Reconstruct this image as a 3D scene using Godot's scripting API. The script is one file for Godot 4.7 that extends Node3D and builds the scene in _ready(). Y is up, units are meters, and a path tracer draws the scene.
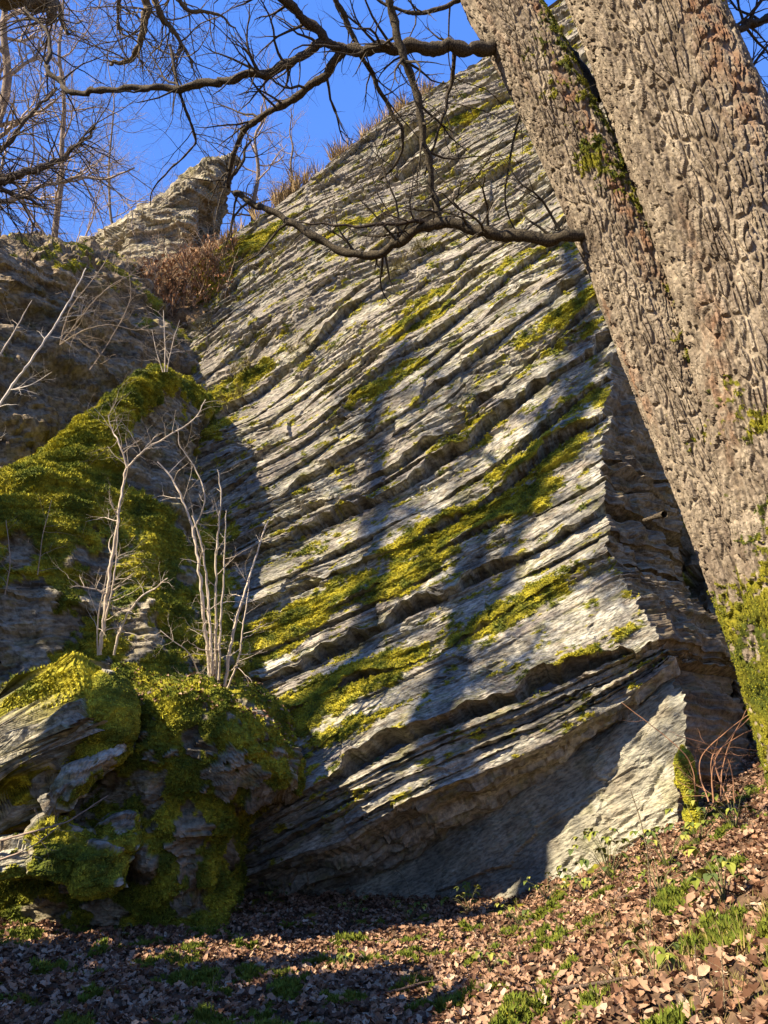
extends Node3D
# Winter woodland cliff of tilted slate, seen from a leaf-strewn path, low sun from the left.

const F := 773.0
const PITCH := 18.0
const EYE := Vector3(0, 1.6, 0)
const SUN_AZ := 59.0      # degrees left of straight behind the camera
const SUN_EL := 39.0

class Geo:
	var v := PackedVector3Array()
	var c := PackedColorArray()
	var n := PackedVector3Array()
	var i := PackedInt32Array()
	func mesh(with_normals := false) -> ArrayMesh:
		var a := []
		a.resize(Mesh.ARRAY_MAX)
		a[Mesh.ARRAY_VERTEX] = v
		a[Mesh.ARRAY_COLOR] = c
		if with_normals: a[Mesh.ARRAY_NORMAL] = n
		a[Mesh.ARRAY_INDEX] = i
		var m := ArrayMesh.new()
		m.add_surface_from_arrays(Mesh.PRIMITIVE_TRIANGLES, a)
		return m
	func grid(nx: int, ny: int, base := 0) -> void:      # columns nx, rows ny, row-major
		for y in ny - 1:
			for x in nx - 1:
				var k := base + y * nx + x
				i.append(k); i.append(k + nx); i.append(k + 1)
				i.append(k + 1); i.append(k + nx); i.append(k + nx + 1)
	func tube(pts: PackedVector3Array, rad: PackedFloat32Array, sides: int, col: Color, col2: Color) -> void:
		var m := pts.size()
		var base := v.size()
		var side := Vector3.RIGHT
		for k in m:
			var d := (pts[mini(k + 1, m - 1)] - pts[maxi(k - 1, 0)]).normalized()
			side = (side - d * side.dot(d))
			if side.length() < 0.01: side = d.cross(Vector3(0.3, 0.5, 0.8))
			side = side.normalized()
			var up := d.cross(side)
			for s in sides:
				var a := TAU * s / sides
				var r := side * cos(a) + up * sin(a)
				v.append(pts[k] + r * rad[k]); n.append(r)
				c.append(col.lerp(col2, float(k) / (m - 1)))
		for k in m - 1:
			for s in sides:
				var a := base + k * sides + s
				var b := base + k * sides + (s + 1) % sides
				i.append(a); i.append(a + sides); i.append(b)
				i.append(b); i.append(a + sides); i.append(b + sides)

var M := {}
var taken := {}
var rng := RandomNumberGenerator.new()
var sun_to: Vector3
# cliff frame
var P0: Vector3
var cliff_n: Vector3
var cb: Basis
var cbi: Basis
var K := []
var n_cell: FastNoiseLite
var n_cell2: FastNoiseLite
var n_dist: FastNoiseLite
var n_fine: FastNoiseLite
var n_mid: FastNoiseLite
var n_big: FastNoiseLite
var tuft_mesh: ArrayMesh
var wisp_mesh: ArrayMesh
var leaf_meshes := []

# ---------------------------------------------------------------- small helpers
func ray(x: float, y: float) -> Vector3:
	var a := (x - 384.0) / F
	var b := (512.0 - y) / F
	var p := deg_to_rad(PITCH)
	return Vector3(a, b * cos(p) + sin(p), -cos(p) + b * sin(p))

func at(x: float, y: float, d: float) -> Vector3:
	return EYE + ray(x, y) * d

func on_cliff(x: float, y: float) -> Vector3:
	var r := ray(x, y)
	return EYE + r * ((P0 - EYE).dot(cliff_n) / r.dot(cliff_n))

func loc(x: float, y: float) -> Vector2:
	var q := cbi * (on_cliff(x, y) - P0)
	return Vector2(q.x, q.y)

func on_ground(x: float, y: float) -> Vector3:
	var r := ray(x, y)
	var d := 1.5
	for k in 400:
		var q := EYE + r * d
		if q.y <= gh(q.x, q.z): return Vector3(q.x, gh(q.x, q.z), q.z)
		d += 0.04
	return EYE + r * d

func numbered(called: String) -> String:
	var k: int = taken.get(called, -1) + 1
	taken[called] = k
	return called if k == 0 else "%s_%03d" % [called, k]

func tag(o: Node, label: String, category: String, group := "", kind := "") -> Node:
	if label: o.set_meta("label", label)
	if category: o.set_meta("category", category)
	if group: o.set_meta("group", group)
	if kind: o.set_meta("kind", kind)
	return o

func thing(called: String, label: String, category: String, where := Vector3.ZERO, group := "") -> Node3D:
	var o := Node3D.new()
	o.name = numbered(called)
	add_child(o)
	o.position = where
	tag(o, label, category, group)
	return o

func part(parent: Node, called: String, m: Mesh, mat: Material, kind := "") -> MeshInstance3D:
	var o := MeshInstance3D.new()
	o.name = called
	o.mesh = m
	o.material_override = mat
	parent.add_child(o, true)
	if kind: o.set_meta("kind", kind)
	return o

func scatter(parent: Node, called: String, m: Mesh, mat: Material, xf: Array, cols: PackedColorArray) -> void:
	if xf.is_empty(): return
	var mm := MultiMesh.new()
	mm.transform_format = MultiMesh.TRANSFORM_3D
	mm.use_colors = true
	mm.mesh = m
	mm.instance_count = xf.size()
	for k in xf.size():
		mm.set_instance_transform(k, xf[k])
		mm.set_instance_color(k, cols[k])
	var o := MultiMeshInstance3D.new()
	o.name = called
	o.multimesh = mm
	o.material_override = mat
	parent.add_child(o, true)
	o.set_meta("kind", "stuff")

func noise(kind: int, freq: float, sd: int) -> FastNoiseLite:
	var q := FastNoiseLite.new()
	q.noise_type = kind
	q.frequency = freq
	q.seed = sd
	q.fractal_type = FastNoiseLite.FRACTAL_NONE
	return q

func grey_tex(sd: int, freq: float, oct: int, lo: float, hi: float, size := 512) -> ImageTexture:
	var q := noise(FastNoiseLite.TYPE_SIMPLEX, freq, sd)
	q.fractal_type = FastNoiseLite.FRACTAL_FBM
	q.fractal_octaves = oct
	q.fractal_gain = 0.62
	var src := q.get_seamless_image(size, size)
	var d := src.get_data()
	var out := PackedByteArray()
	out.resize(d.size())
	for k in d.size(): out[k] = clampi(int(255.0 * lerpf(lo, hi, d[k] / 255.0)), 0, 255)
	var im := Image.create_from_data(size, size, false, Image.FORMAT_L8, out)
	im.convert(Image.FORMAT_RGB8)
	return ImageTexture.create_from_image(im)

func mat(rough: float, tex: Texture2D = null, scale := Vector3.ONE, relief: Texture2D = null, relief_cm := 0.0) -> StandardMaterial3D:
	var m := StandardMaterial3D.new()
	m.vertex_color_use_as_albedo = true
	m.roughness = rough
	m.metallic_specular = 0.3
	if tex:
		m.albedo_texture = tex
		m.uv1_triplanar = true
		m.uv1_scale = scale
	if relief:
		m.heightmap_enabled = true
		m.heightmap_texture = relief
		m.heightmap_scale = relief_cm
	m.cull_mode = BaseMaterial3D.CULL_DISABLED
	return m

func lerp_table(t: Array, x: float) -> float:
	if x <= t[0][0]: return t[0][1]
	for k in t.size() - 1:
		if x <= t[k + 1][0]:
			return lerpf(t[k][1], t[k + 1][1], (x - t[k][0]) / (t[k + 1][0] - t[k][0]))
	return t[t.size() - 1][1]

# ---------------------------------------------------------------- ground height
func gh(x: float, z: float) -> float:
	var d := -z
	var x0 := clampf((d - 3.6) * 0.25, 0.0, 1.55)
	var s := x - x0
	var up := 0.5 * (s + sqrt(s * s + 0.25)) * 0.52
	up = minf(up, 4.0 + 0.1 * up)
	var h := up - 0.1
	# left side rises a little towards the boulders
	var l := clampf((-x - 1.0) / 4.0, 0.0, 1.0) * clampf((d - 6.0) / 4.0, 0.0, 1.0)
	h += l * 0.3
	# mound at the foot of the oak
	var q := Vector2(x - 2.6, z + 3.9).length()
	h += 0.42 * exp(-q * q * 0.9)
	h -= 0.20 * clampf((d - 7.0) / 2.5, 0.0, 1.0)
	# bank rising far behind
	h += maxf(0.0, d - 13.0) * 0.35
	h += n_big.get_noise_2d(x * 1.2, z * 1.2) * 0.07 + n_big.get_noise_2d(x * 4.0 + 40.0, z * 4.0) * 0.025
	return h

# ================================================================ READY
func _ready() -> void:
	rng.seed = 7
	# ---- camera
	var cam := Camera3D.new()
	cam.name = "camera"
	cam.position = EYE
	cam.rotation_degrees = Vector3(PITCH, 0, 0)
	cam.fov = rad_to_deg(2.0 * atan(512.0 / F))
	cam.far = 400.0
	add_child(cam)
	cam.current = true
	# ---- sky, exposure
	var env := Environment.new()
	env.background_mode = Environment.BG_SKY
	var sm := ProceduralSkyMaterial.new()
	sm.sky_top_color = Color(0.215, 0.36, 0.62)
	sm.sky_horizon_color = Color(0.56, 0.65, 0.78)
	sm.sky_curve = 0.19
	sm.ground_bottom_color = Color(0.16, 0.14, 0.10)
	sm.ground_horizon_color = Color(0.35, 0.36, 0.36)
	sm.sun_angle_max = 3.0
	var sky := Sky.new()
	sky.sky_material = sm
	env.sky = sky
	env.tonemap_mode = Environment.TONE_MAPPER_LINEAR
	env.tonemap_exposure = 3.0
	env.sdfgi_enabled = true
	env.ssao_enabled = true
	env.ssil_enabled = true
	var we := WorldEnvironment.new()
	we.environment = env
	add_child(we)
	# ---- sun
	var az := deg_to_rad(SUN_AZ)
	var el := deg_to_rad(SUN_EL)
	sun_to = Vector3(-sin(az) * cos(el), sin(el), cos(az) * cos(el))
	var sun := DirectionalLight3D.new()
	sun.name = "sun"
	sun.light_energy = 1.6
	sun.light_color = Color(1.0, 0.93, 0.82)
	sun.light_angular_distance = 0.53
	sun.shadow_enabled = true
	add_child(sun)
	sun.look_at_from_position(sun_to * 50.0, Vector3.ZERO, Vector3.UP)

	make_noise()
	make_materials()
	make_small_meshes()
	make_frame()
	make_ground()
	print("ground")
	make_cliff()
	print("cliff")
	make_left_rocks()
	print("left")
	make_right_rocks()
	make_oak()
	print("oak")
	make_far_trees()
	print("far trees")
	make_shade_trees()
	print("shade trees")
	make_saplings()
	make_undergrowth()
	print("done")

func make_noise() -> void:
	n_cell = noise(FastNoiseLite.TYPE_CELLULAR, 1.0, 11)
	n_cell.cellular_return_type = FastNoiseLite.RETURN_CELL_VALUE
	n_cell.cellular_distance_function = FastNoiseLite.DISTANCE_EUCLIDEAN
	n_cell2 = noise(FastNoiseLite.TYPE_CELLULAR, 1.0, 12)
	n_cell2.cellular_return_type = FastNoiseLite.RETURN_CELL_VALUE
	n_dist = noise(FastNoiseLite.TYPE_CELLULAR, 1.0, 13)
	n_dist.cellular_return_type = FastNoiseLite.RETURN_DISTANCE2_SUB
	n_fine = noise(FastNoiseLite.TYPE_SIMPLEX, 1.0, 21)
	n_mid = noise(FastNoiseLite.TYPE_SIMPLEX, 1.0, 22)
	n_mid.fractal_type = FastNoiseLite.FRACTAL_FBM
	n_mid.fractal_octaves = 3
	n_big = noise(FastNoiseLite.TYPE_SIMPLEX, 1.0, 23)
	n_big.fractal_type = FastNoiseLite.FRACTAL_FBM
	n_big.fractal_octaves = 3

func make_materials() -> void:
	var grain := grey_tex(3, 0.02, 5, 0.55, 1.1)
	var grain2 := grey_tex(4, 0.012, 5, 0.55, 1.1)
	var speck := grey_tex(6, 0.014, 6, 0.42, 1.32, 1024)
	var pits := grey_tex(7, 0.014, 6, 0.0, 1.0, 1024)
	M.rock = mat(0.85, speck, Vector3(0.42, 1.25, 0.5), pits, 2.4)
	M.rock_dark = mat(0.9, speck, Vector3(0.55, 0.8, 0.55), pits, 2.2)
	M.rock.metallic_specular = 0.4
	M.bark = mat(0.92, grain, Vector3(2.2, 2.2, 2.2), grain, 0.6)
	M.twig = mat(0.85)
	M.limb = mat(0.9, grey_tex(8, 0.03, 4, 0.1, 1.2, 256), Vector3(9, 9, 9), grain, 0.5)
	M.soil = mat(0.95, grain2, Vector3(1.5, 1.5, 1.5), grain, 1.5)
	M.leaf = mat(0.7)
	M.leaf.backlight = Color(0.25, 0.2, 0.12)
	M.green = mat(0.6)
	M.green.metallic_specular = 0.15
	M.green.backlight = Color(0.45, 0.5, 0.2)
	M.moss = mat(0.9)
	M.moss.backlight = Color(0.7, 0.68, 0.25)
	M.straw = mat(0.8)
	M.straw.backlight = Color(0.3, 0.25, 0.15)

func make_small_meshes() -> void:
	# moss tuft: a handful of tiny leaning blades, one unit high
	var g := Geo.new()
	var r := RandomNumberGenerator.new()
	r.seed = 5
	for k in 9:
		var a := TAU * k / 9.0 + r.randf() * 0.5
		var d := Vector3(cos(a), 0, sin(a))
		var s := Vector3(-sin(a), 0, cos(a))
		var lean := r.randf_range(0.15, 0.75)
		var h := r.randf_range(0.45, 0.85)
		var b := d * r.randf_range(0.0, 0.3)
		var k0 := g.v.size()
		g.v.append_array([b - s * 0.13, b + s * 0.13, b + d * lean * 0.45 + s * 0.11 + Vector3.UP * h * 0.6, b + d * lean * 0.45 - s * 0.11 + Vector3.UP * h * 0.6, b + d * lean + Vector3.UP * h])
		for q in 5: g.c.append(Color.WHITE)
		g.i.append_array([k0, k0 + 1, k0 + 2, k0, k0 + 2, k0 + 3, k0 + 3, k0 + 2, k0 + 4])
	tuft_mesh = g.mesh()
	# dry grass wisp: long thin arching blades
	g = Geo.new()
	for k in 7:
		var a := TAU * k / 7.0 + r.randf()
		var d := Vector3(cos(a), 0, sin(a))
		var s := Vector3(-sin(a), 0, cos(a)) * 0.018
		var lean := r.randf_range(0.2, 0.8)
		var k0 := g.v.size()
		var p0 := d * 0.05
		var p1 := d * (0.05 + lean * 0.3) + Vector3.UP * 0.55
		var p2 := d * (0.05 + lean * 0.8) + Vector3.UP * r.randf_range(0.75, 1.0)
		g.v.append_array([p0 - s, p0 + s, p1 + s * 0.8, p1 - s * 0.8, p2])
		for q in 5: g.c.append(Color.WHITE)
		g.i.append_array([k0, k0 + 1, k0 + 2, k0, k0 + 2, k0 + 3, k0 + 3, k0 + 2, k0 + 4])
	wisp_mesh = g.mesh()
	for k in 5: leaf_meshes.append(leaf_mesh(r, k < 3))

func leaf_mesh(r: RandomNumberGenerator, lobed: bool) -> ArrayMesh:
	# a curled, dry leaf about one unit long, lying along z
	var g := Geo.new()
	var n := 7
	var curl := r.randf_range(0.15, 0.55) * (1.0 if r.randf() < 0.7 else -1.0)
	var bend := r.randf_range(-0.6, 0.6)
	for k in n:
		var t := float(k) / (n - 1)
		var w := sin(PI * pow(t, 0.8)) * 0.30
		if lobed: w *= 0.72 + 0.42 * (k % 2)
		w = maxf(w, 0.015)
		var mid := Vector3(bend * (t - 0.5) * (t - 0.5) * 0.4, curl * (t - 0.5) * (t - 0.5) * 1.6, t - 0.5)
		g.v.append(mid + Vector3(-w, absf(curl) * w * r.randf_range(0.6, 2.2), r.randf_range(-0.03, 0.03)))
		g.v.append(mid)
		g.v.append(mid + Vector3(w, absf(curl) * w * r.randf_range(0.6, 2.2), r.randf_range(-0.03, 0.03)))
		for q in 3: g.c.append(Color.WHITE)
	g.grid(3, n)
	return g.mesh()

# ---------------------------------------------------------------- cliff frame and strata curves
func make_frame() -> void:
	P0 = at(430, 850, 9.6)
	cliff_n = Vector3(-0.30, 0.30, 0.905).normalized()
	var a := on_cliff(245, 678)
	var b := on_cliff(595, 500)
	var xd := (b - a).normalized()
	cb = Basis(xd, cliff_n.cross(xd).normalized(), cliff_n)
	cbi = cb.inverse()
	var raw := [
		[[100, 925], [150, 905], [230, 868], [332, 838], [398, 800], [474, 768], [545, 736], [620, 690], [668, 654], [740, 595]],
		[[100, 890], [150, 875], [235, 835], [290, 806], [357, 776], [433, 738], [494, 712], [555, 686], [655, 642], [740, 590]],
		[[80, 765], [150, 735], [245, 690], [367, 627], [474, 576], [595, 520], [640, 495], [740, 440]],
		[[60, 660], [200, 587], [265, 551], [397, 488], [473, 443], [555, 377], [616, 337], [740, 250]],
		[[40, 570], [150, 490], [260, 410], [340, 345], [480, 240], [575, 180], [720, 80]],
		[[40, 440], [150, 350], [250, 268], [330, 215], [430, 140], [500, 90], [600, 20], [720, -70]],
		[[40, 390], [165, 288], [230, 236], [330, 160], [450, 72], [500, 34], [560, -12], [720, -130]],
	]
	for cv in raw:
		var t := []
		for p in cv:
			var q := loc(p[0], p[1])
			t.append([q.x, q.y])
		K.append(t)

func key_y(k: int, x: float) -> float:
	var t: Array = K[k]
	var n := t.size()
	if x <= t[0][0]:
		return t[0][1] + (x - t[0][0]) * (t[1][1] - t[0][1]) / (t[1][0] - t[0][0])
	for q in n - 1:
		if x <= t[q + 1][0]:
			return lerpf(t[q][1], t[q + 1][1], (x - t[q][0]) / (t[q + 1][0] - t[q][0]))
	return t[n - 1][1] + (x - t[n - 1][0]) * (t[n - 1][1] - t[n - 2][1]) / (t[n - 1][0] - t[n - 2][0])

func y_of(x: float, T: float) -> float:
	var k := clampi(int(T), 0, K.size() - 2)
	return lerpf(key_y(k, x), key_y(k + 1, x), T - k)

# moss blobs on the main face: px, py, half length along the beds (m), half width across (m), strength
var face_moss := []
func moss_blobs() -> void:
	for b in [
		[285, 625, 1.0, 0.38, 1.3], [262, 650, 0.7, 0.35, 1.3], [330, 590, 1.0, 0.30, 1.0], [335, 690, 1.25, 0.36, 1.35], [300, 718, 0.9, 0.32, 1.3], [385, 672, 0.9, 0.28, 1.1], [345, 735, 0.7, 0.2, 0.8],
		[400, 575, 0.9, 0.34, 1.1], [440, 525, 1.2, 0.36, 1.05], [420, 560, 0.8, 0.35, 0.9], [515, 500, 0.9, 0.45, 1.0], [540, 455, 1.0, 0.4, 0.95], [470, 630, 0.6, 0.3, 0.8], [500, 615, 0.9, 0.35, 0.8], [545, 590, 0.7, 0.3, 0.85], [560, 440, 0.8, 0.3, 0.7],
		[590, 400, 0.8, 0.3, 0.6], [470, 430, 0.8, 0.3, 0.6], [415, 330, 0.9, 0.35, 0.9], [395, 385, 0.8, 0.25, 0.8], [365, 400, 0.5, 0.2, 0.9], [430, 300, 0.6, 0.3, 0.8], [560, 330, 1.2, 0.25, 0.8], [590, 310, 1.0, 0.25, 0.8], [575, 345, 0.8, 0.2, 0.6],
		[225, 262, 1.9, 0.55, 1.25], [190, 292, 1.4, 0.55, 1.3], [180, 310, 1.0, 0.4, 1.0], [255, 240, 1.2, 0.35, 0.9], [370, 225, 1.6, 0.16, 1.0], [455, 125, 1.8, 0.17, 1.0], [500, 165, 1.2, 0.3, 0.4], [540, 260, 1.4, 0.4, 0.45],
		[245, 375, 0.8, 0.3, 0.9], [215, 400, 0.9, 0.5, 1.1], [190, 440, 1.0, 0.8, 1.1], [175, 560, 1.2, 0.9, 1.2], [205, 600, 0.7, 0.5, 0.9], [300, 360, 0.5, 0.2, 0.5], [310, 545, 0.6, 0.2, 0.4], [585, 660, 0.8, 0.12, 0.6], [620, 640, 0.6, 0.12, 0.6],
	]:
		var q := loc(b[0], b[1])
		face_moss.append([q.x, q.y, b[2], b[3], b[4]])

func face_moss_at(x: float, y: float) -> float:
	var m := 0.0
	for b in face_moss:
		var dy: float = (y - b[1]) / b[3]
		if dy > 1.5 or dy < -1.5: continue
		var dx: float = (x - b[0]) / b[2]
		if dx > 1.5 or dx < -1.5: continue
		m = maxf(m, b[4] * (1.25 - dx * dx - dy * dy))
	return m

func moss_colour(r: float, bright: float) -> Color:
	var c := Color(0.50, 0.44, 0.035).lerp(Color(0.12, 0.145, 0.016), clampf(r, 0.0, 1.0))
	return c * bright

func rock_colour(x: float, y: float, z: float) -> Color:
	var a := n_mid.get_noise_3d(x * 0.9, y * 3.0, z * 0.9)
	var b := n_mid.get_noise_3d(x * 2.5 + 9.0, y * 9.0, z * 2.5)
	var d := n_cell.get_noise_3d(x * 1.7 + 5.0, y * 7.0, z * 1.7)
	var c := Color(0.37, 0.345, 0.265)
	c = c.lerp(Color(0.62, 0.595, 0.485), clampf(0.25 + a * 0.8 + d * 0.25, 0.0, 1.0) * 0.8)
	c = c.lerp(Color(0.20, 0.15, 0.095), clampf(b * 1.9 - 0.10, 0.0, 1.0) * 0.8)
	c = c.lerp(Color(0.13, 0.125, 0.11), clampf(-a * 2.2 - 0.15 - b * 0.5, 0.0, 1.0) * 0.75)
	# pale and yellow-green lichen blotches with hard outlines
	var l := n_fine.get_noise_3d(x * 2.2 + 30.0, y * 4.0, z * 2.2) + 0.5 * n_fine.get_noise_3d(x * 9.0, y * 12.0, z * 9.0)
	if l > 0.72: c = c.lerp(Color(0.47, 0.47, 0.41), 0.6)
	var l2 := n_fine.get_noise_3d(x * 1.6 - 30.0, y * 3.4, z * 1.6) + 0.6 * n_fine.get_noise_3d(x * 8.0 + 7.0, y * 14.0, z * 8.0)
	if l2 > 0.55: c = c.lerp(Color(0.22, 0.21, 0.055), 0.45)
	return c

# thin slates: straight laminae at three thicknesses, each broken along its length into separate plates
func flakes(x: float, y: float, z: float) -> Vector3:
	var w := y + n_fine.get_noise_3d(x * 0.2, y * 0.3, z * 0.2) * 0.10 + n_fine.get_noise_3d(x * 1.4, y * 1.0, z * 1.4) * 0.008
	var l1 := floorf(w * 5.0)
	var l2 := floorf(w * 14.0)
	var l3 := floorf(w * 33.0)
	var xs := x + z * 0.6
	return Vector3(
		n_cell.get_noise_2d(xs * 0.7 + fmod(l1 * 7.31, 23.0) + (w * 5.0 - l1) * 0.12, l1 * 13.7),
		n_cell2.get_noise_2d(xs * 1.7 + fmod(l2 * 5.17, 29.0) + (w * 14.0 - l2) * 0.2, l2 * 13.7),
		n_cell.get_noise_2d(xs * 3.6 + fmod(l3 * 3.77, 31.0), l3 * 9.7))

var wz_a := Vector2.ZERO
var wz_b := Vector2.ZERO
func weathered(x: float, y: float) -> float:
	# towards the upper left of the face the slate is darker; towards the arris it is fresh and pale
	if wz_a == Vector2.ZERO:
		wz_a = loc(300, 330)
		wz_b = loc(560, 560)
	var d := (wz_b - wz_a)
	return 0.22 - 0.62 * clampf((Vector2(x, y) - wz_a).dot(d) / d.length_squared(), -0.2, 1.1)

# ---------------------------------------------------------------- the main cliff
func make_cliff() -> void:
	moss_blobs()
	var cliff := thing("rock_cliff", "tall pale slate cliff of steeply tilted beds with mossy ledges", "cliff")
	cliff.transform = Transform3D(cb, P0)
	# where the layers begin: number of layers in each interval
	var counts := [6, 4, 7, 11, 8, 4]
	var tb := [0.0]
	for k in counts.size():
		var cuts := []
		var tot := 0.0
		for q in counts[k]:
			var w := rng.randf_range(0.45, 1.6)
			cuts.append(w); tot += w
		var acc := 0.0
		for q in counts[k]:
			acc += cuts[q]
			tb.append(k + acc / tot)
	var XR := [[0.0, loc(672, 655).x], [1.0, loc(660, 638).x], [1.5, loc(628, 580).x], [2.0, loc(602, 517).x], [2.45, loc(602, 440).x], [2.85, loc(622, 365).x], [3.0, loc(624, 335).x], [4.0, loc(640, 145).x], [5.0, loc(630, 0).x], [6.0, loc(645, -72).x]]
	var XL := [[0.0, loc(190, 895).x], [1.0, loc(185, 855).x], [2.0, loc(170, 725).x], [3.0, loc(90, 645).x], [4.0, loc(70, 548).x], [5.0, loc(90, 400).x], [6.0, loc(130, 318).x]]
	var ZB := [[0.0, -0.40], [0.35, -0.30], [0.7, -0.20], [0.98, -0.06], [1.02, 0.05], [1.9, 0.02], [2.05, 0.08], [2.9, 0.0], [3.05, 0.05], [4.0, 0.0], [4.2, 0.05], [5.0, 0.0], [6.0, -0.15]]
	var e_w := Vector3(0.74, -0.02, -0.67).normalized()
	var e := cbi * e_w
	var moss_xf := []
	var moss_c := PackedColorArray()
	var nl := tb.size() - 1
	var step := 0.042
	for i in nl:
		var t0: float = tb[i]
		var t1: float = tb[i + 1]
		var tm := (t0 + t1) * 0.5
		var xl := lerp_table(XL, tm)
		var xr0 := lerp_table(XR, t0) + rng.randf_range(-0.10, 0.10)
		var xr1 := lerp_table(XR, t1) + rng.randf_range(-0.10, 0.10)
		var nc := int((maxf(xr0, xr1) - xl) / step) + 2
		var xm := (xl + xr0) * 0.5
		var thick := absf(y_of(xm, t1) - y_of(xm, t0))
		var nr := maxi(4, int(thick / (0.0135 if tm < 3.6 else 0.018)))
		var major := absf(t0 - roundf(t0)) < 0.001 and t0 > 0.5 and t0 < 3.5
		var off := rng.randf_range(-0.05, 0.06)
		var saw := rng.randf_range(0.0, 0.11) + (0.05 if major else 0.0)
		if t0 < 0.99: saw = rng.randf_range(0.02, 0.08)
		var gapk := rng.randf_range(0.0, 0.022)
		if major: gapk = 0.11
		elif rng.randf() < 0.28 and t0 > 1.0:
			gapk = rng.randf_range(0.04, 0.07)
			saw += 0.07
		var ns := 30
		var W := nc + ns
		var g := Geo.new()
		var H := nr + 5
		# boundary curves for this layer
		var ylo := PackedFloat32Array()
		var yhi := PackedFloat32Array()
		var plate := PackedFloat32Array()
		var sawx := PackedFloat32Array()
		for c in nc:
			var x := lerpf(xl, (xr0 + xr1) * 0.5, float(c) / (nc - 1))
			var wa := 0.30 * minf(0.5, thick)
			var w0 := n_fine.get_noise_2d(x * 0.22, i * 7.3) * wa + n_fine.get_noise_2d(x * 3.0, i * 7.3) * 0.008 + n_fine.get_noise_2d(x * 11.0, i * 7.3) * 0.008
			var w1 := n_fine.get_noise_2d(x * 0.22, (i + 1) * 7.3) * wa + n_fine.get_noise_2d(x * 3.0, (i + 1) * 7.3) * 0.008 + n_fine.get_noise_2d(x * 11.0, (i + 1) * 7.3) * 0.008
			if i == 0: w0 *= 0.6
			var lo := y_of(x, t0) + w0
			var hi := y_of(x, t1) + w1
			lo += maxf(0.0, gapk * ((0.9 if major else 0.45) + (1.3 if major else 2.0) * n_fine.get_noise_2d(x * 0.7, i * 3.1 + 50.0) + 0.5 * n_fine.get_noise_2d(x * 2.6, i * 3.1 + 80.0)))
			if hi < lo + 0.02: hi = lo + 0.02
			ylo.append(lo); yhi.append(hi)
			sawx.append(saw * clampf(0.55 + 1.5 * n_fine.get_noise_2d(x * 0.45, i * 4.9 + 9.0), -0.1, 1.5))
			plate.append(n_cell.get_noise_2d(x * 0.55 + n_fine.get_noise_2d(x, i) * 0.1, i * 5.7) * 0.05)
		for r in range(-3, nr + 2):
			var tau := clampf(float(r) / nr, 0.0, 1.0)
			var back := r < 0 or r == nr + 1
			var xr := lerpf(xr0, xr1, tau)
			var T := lerpf(t0, t1, tau)
			var zb := lerp_table(ZB, lerpf(T, tm, 0.8)) + off
			var edge := Vector3.ZERO
			var ecol := Color.WHITE
			for c in nc:
				var u := float(c) / (nc - 1)
				var y := lerpf(ylo[c], yhi[c], tau)
				var jag := n_cell2.get_noise_2d(y * 4.0, 3.0) * 0.07 + n_fine.get_noise_1d(y * 14.0) * 0.02
				var x := lerpf(xl, xr + jag, u)
				var F := flakes(x, y, 0.0)
				var f1 := F.x
				var f2 := F.y
				var f3 := F.z
				var big := n_fine.get_noise_2d(x * 0.16, y * 0.2) * 0.22
				var rough := clampf(0.62 + weathered(x, y) * 0.9 + n_mid.get_noise_2d(x * 0.35 + 20.0, y * 0.9) * 1.5, 0.12, 1.3)
				var z := zb + sawx[c] * (0.65 - tau) + plate[c] + big + f1 * 0.050 * minf(1.0, rough + 0.3) + (f2 * 0.034 + f3 * 0.016) * rough + n_fine.get_noise_2d(x * 14.0, y * 22.0) * 0.004
				var ms := face_moss_at(x, y)
				var mn := 0.0
				if ms > 0.0:
					mn = ms * 0.85 + n_mid.get_noise_2d(x * 1.6, y * 3.4) * 0.6 + n_fine.get_noise_2d(x * 7.0, y * 13.0) * 0.25 - 0.34
				elif n_mid.get_noise_2d(x * 1.2 + 70.0, y * 3.0) + n_fine.get_noise_2d(x * 8.0, y * 14.0) * 0.25 > 0.52:
					mn = 0.05
				var col: Color
				if mn > 0.0 and not back:
					z += minf(mn, 0.5) * 0.07 + n_fine.get_noise_2d(x * 5.0, y * 9.0) * 0.015
					col = moss_colour(0.4 + n_mid.get_noise_2d(x * 2.0, y * 3.0), 0.8)
					if rng.randf() < minf(1.0, 0.35 + mn * 2.0):
						var s := rng.randf_range(0.016, 0.032)
						var b := Basis(Vector3.UP, rng.randf() * TAU).scaled(Vector3(s, s * rng.randf_range(0.7, 1.3), s))
						# blades stand off the rock, hanging a little
						var up := (cbi * (cliff_n * 0.8 + Vector3(rng.randf_range(-.4, .4), 0.45 + rng.randf_range(-.3, .3), 0))).normalized()
						b = Basis(Quaternion(Vector3.UP, up)) * b
						moss_xf.append(Transform3D(b, Vector3(x + rng.randf_range(-.02, .02), y + rng.randf_range(-.01, .01), z)))
						moss_c.append(moss_colour(0.42 + n_mid.get_noise_2d(x * 2.0, y * 3.0) * 1.1 + rng.randf_range(-0.3, 0.3), rng.randf_range(0.85, 1.25)))
				else:
					col = rock_colour(x, y, 0.0)
					# plates of darker, browner weathered slate, commoner high on the left
					var wz := weathered(x, y) + f1 * 0.45 + f2 * 0.30 + n_mid.get_noise_2d(x * 0.5 + 15.0, y * 0.9) * 0.5
					if wz > 0.12: col = col.lerp(Color(0.185, 0.155, 0.13), 0.62)
					elif wz > -0.02: col = col.lerp(Color(0.21, 0.185, 0.15), 0.35)
					col = col * (1.0 + 0.20 * f1 + 0.20 * f2 + 0.14 * f3)
				var p := Vector3(x, y, z)
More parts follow.
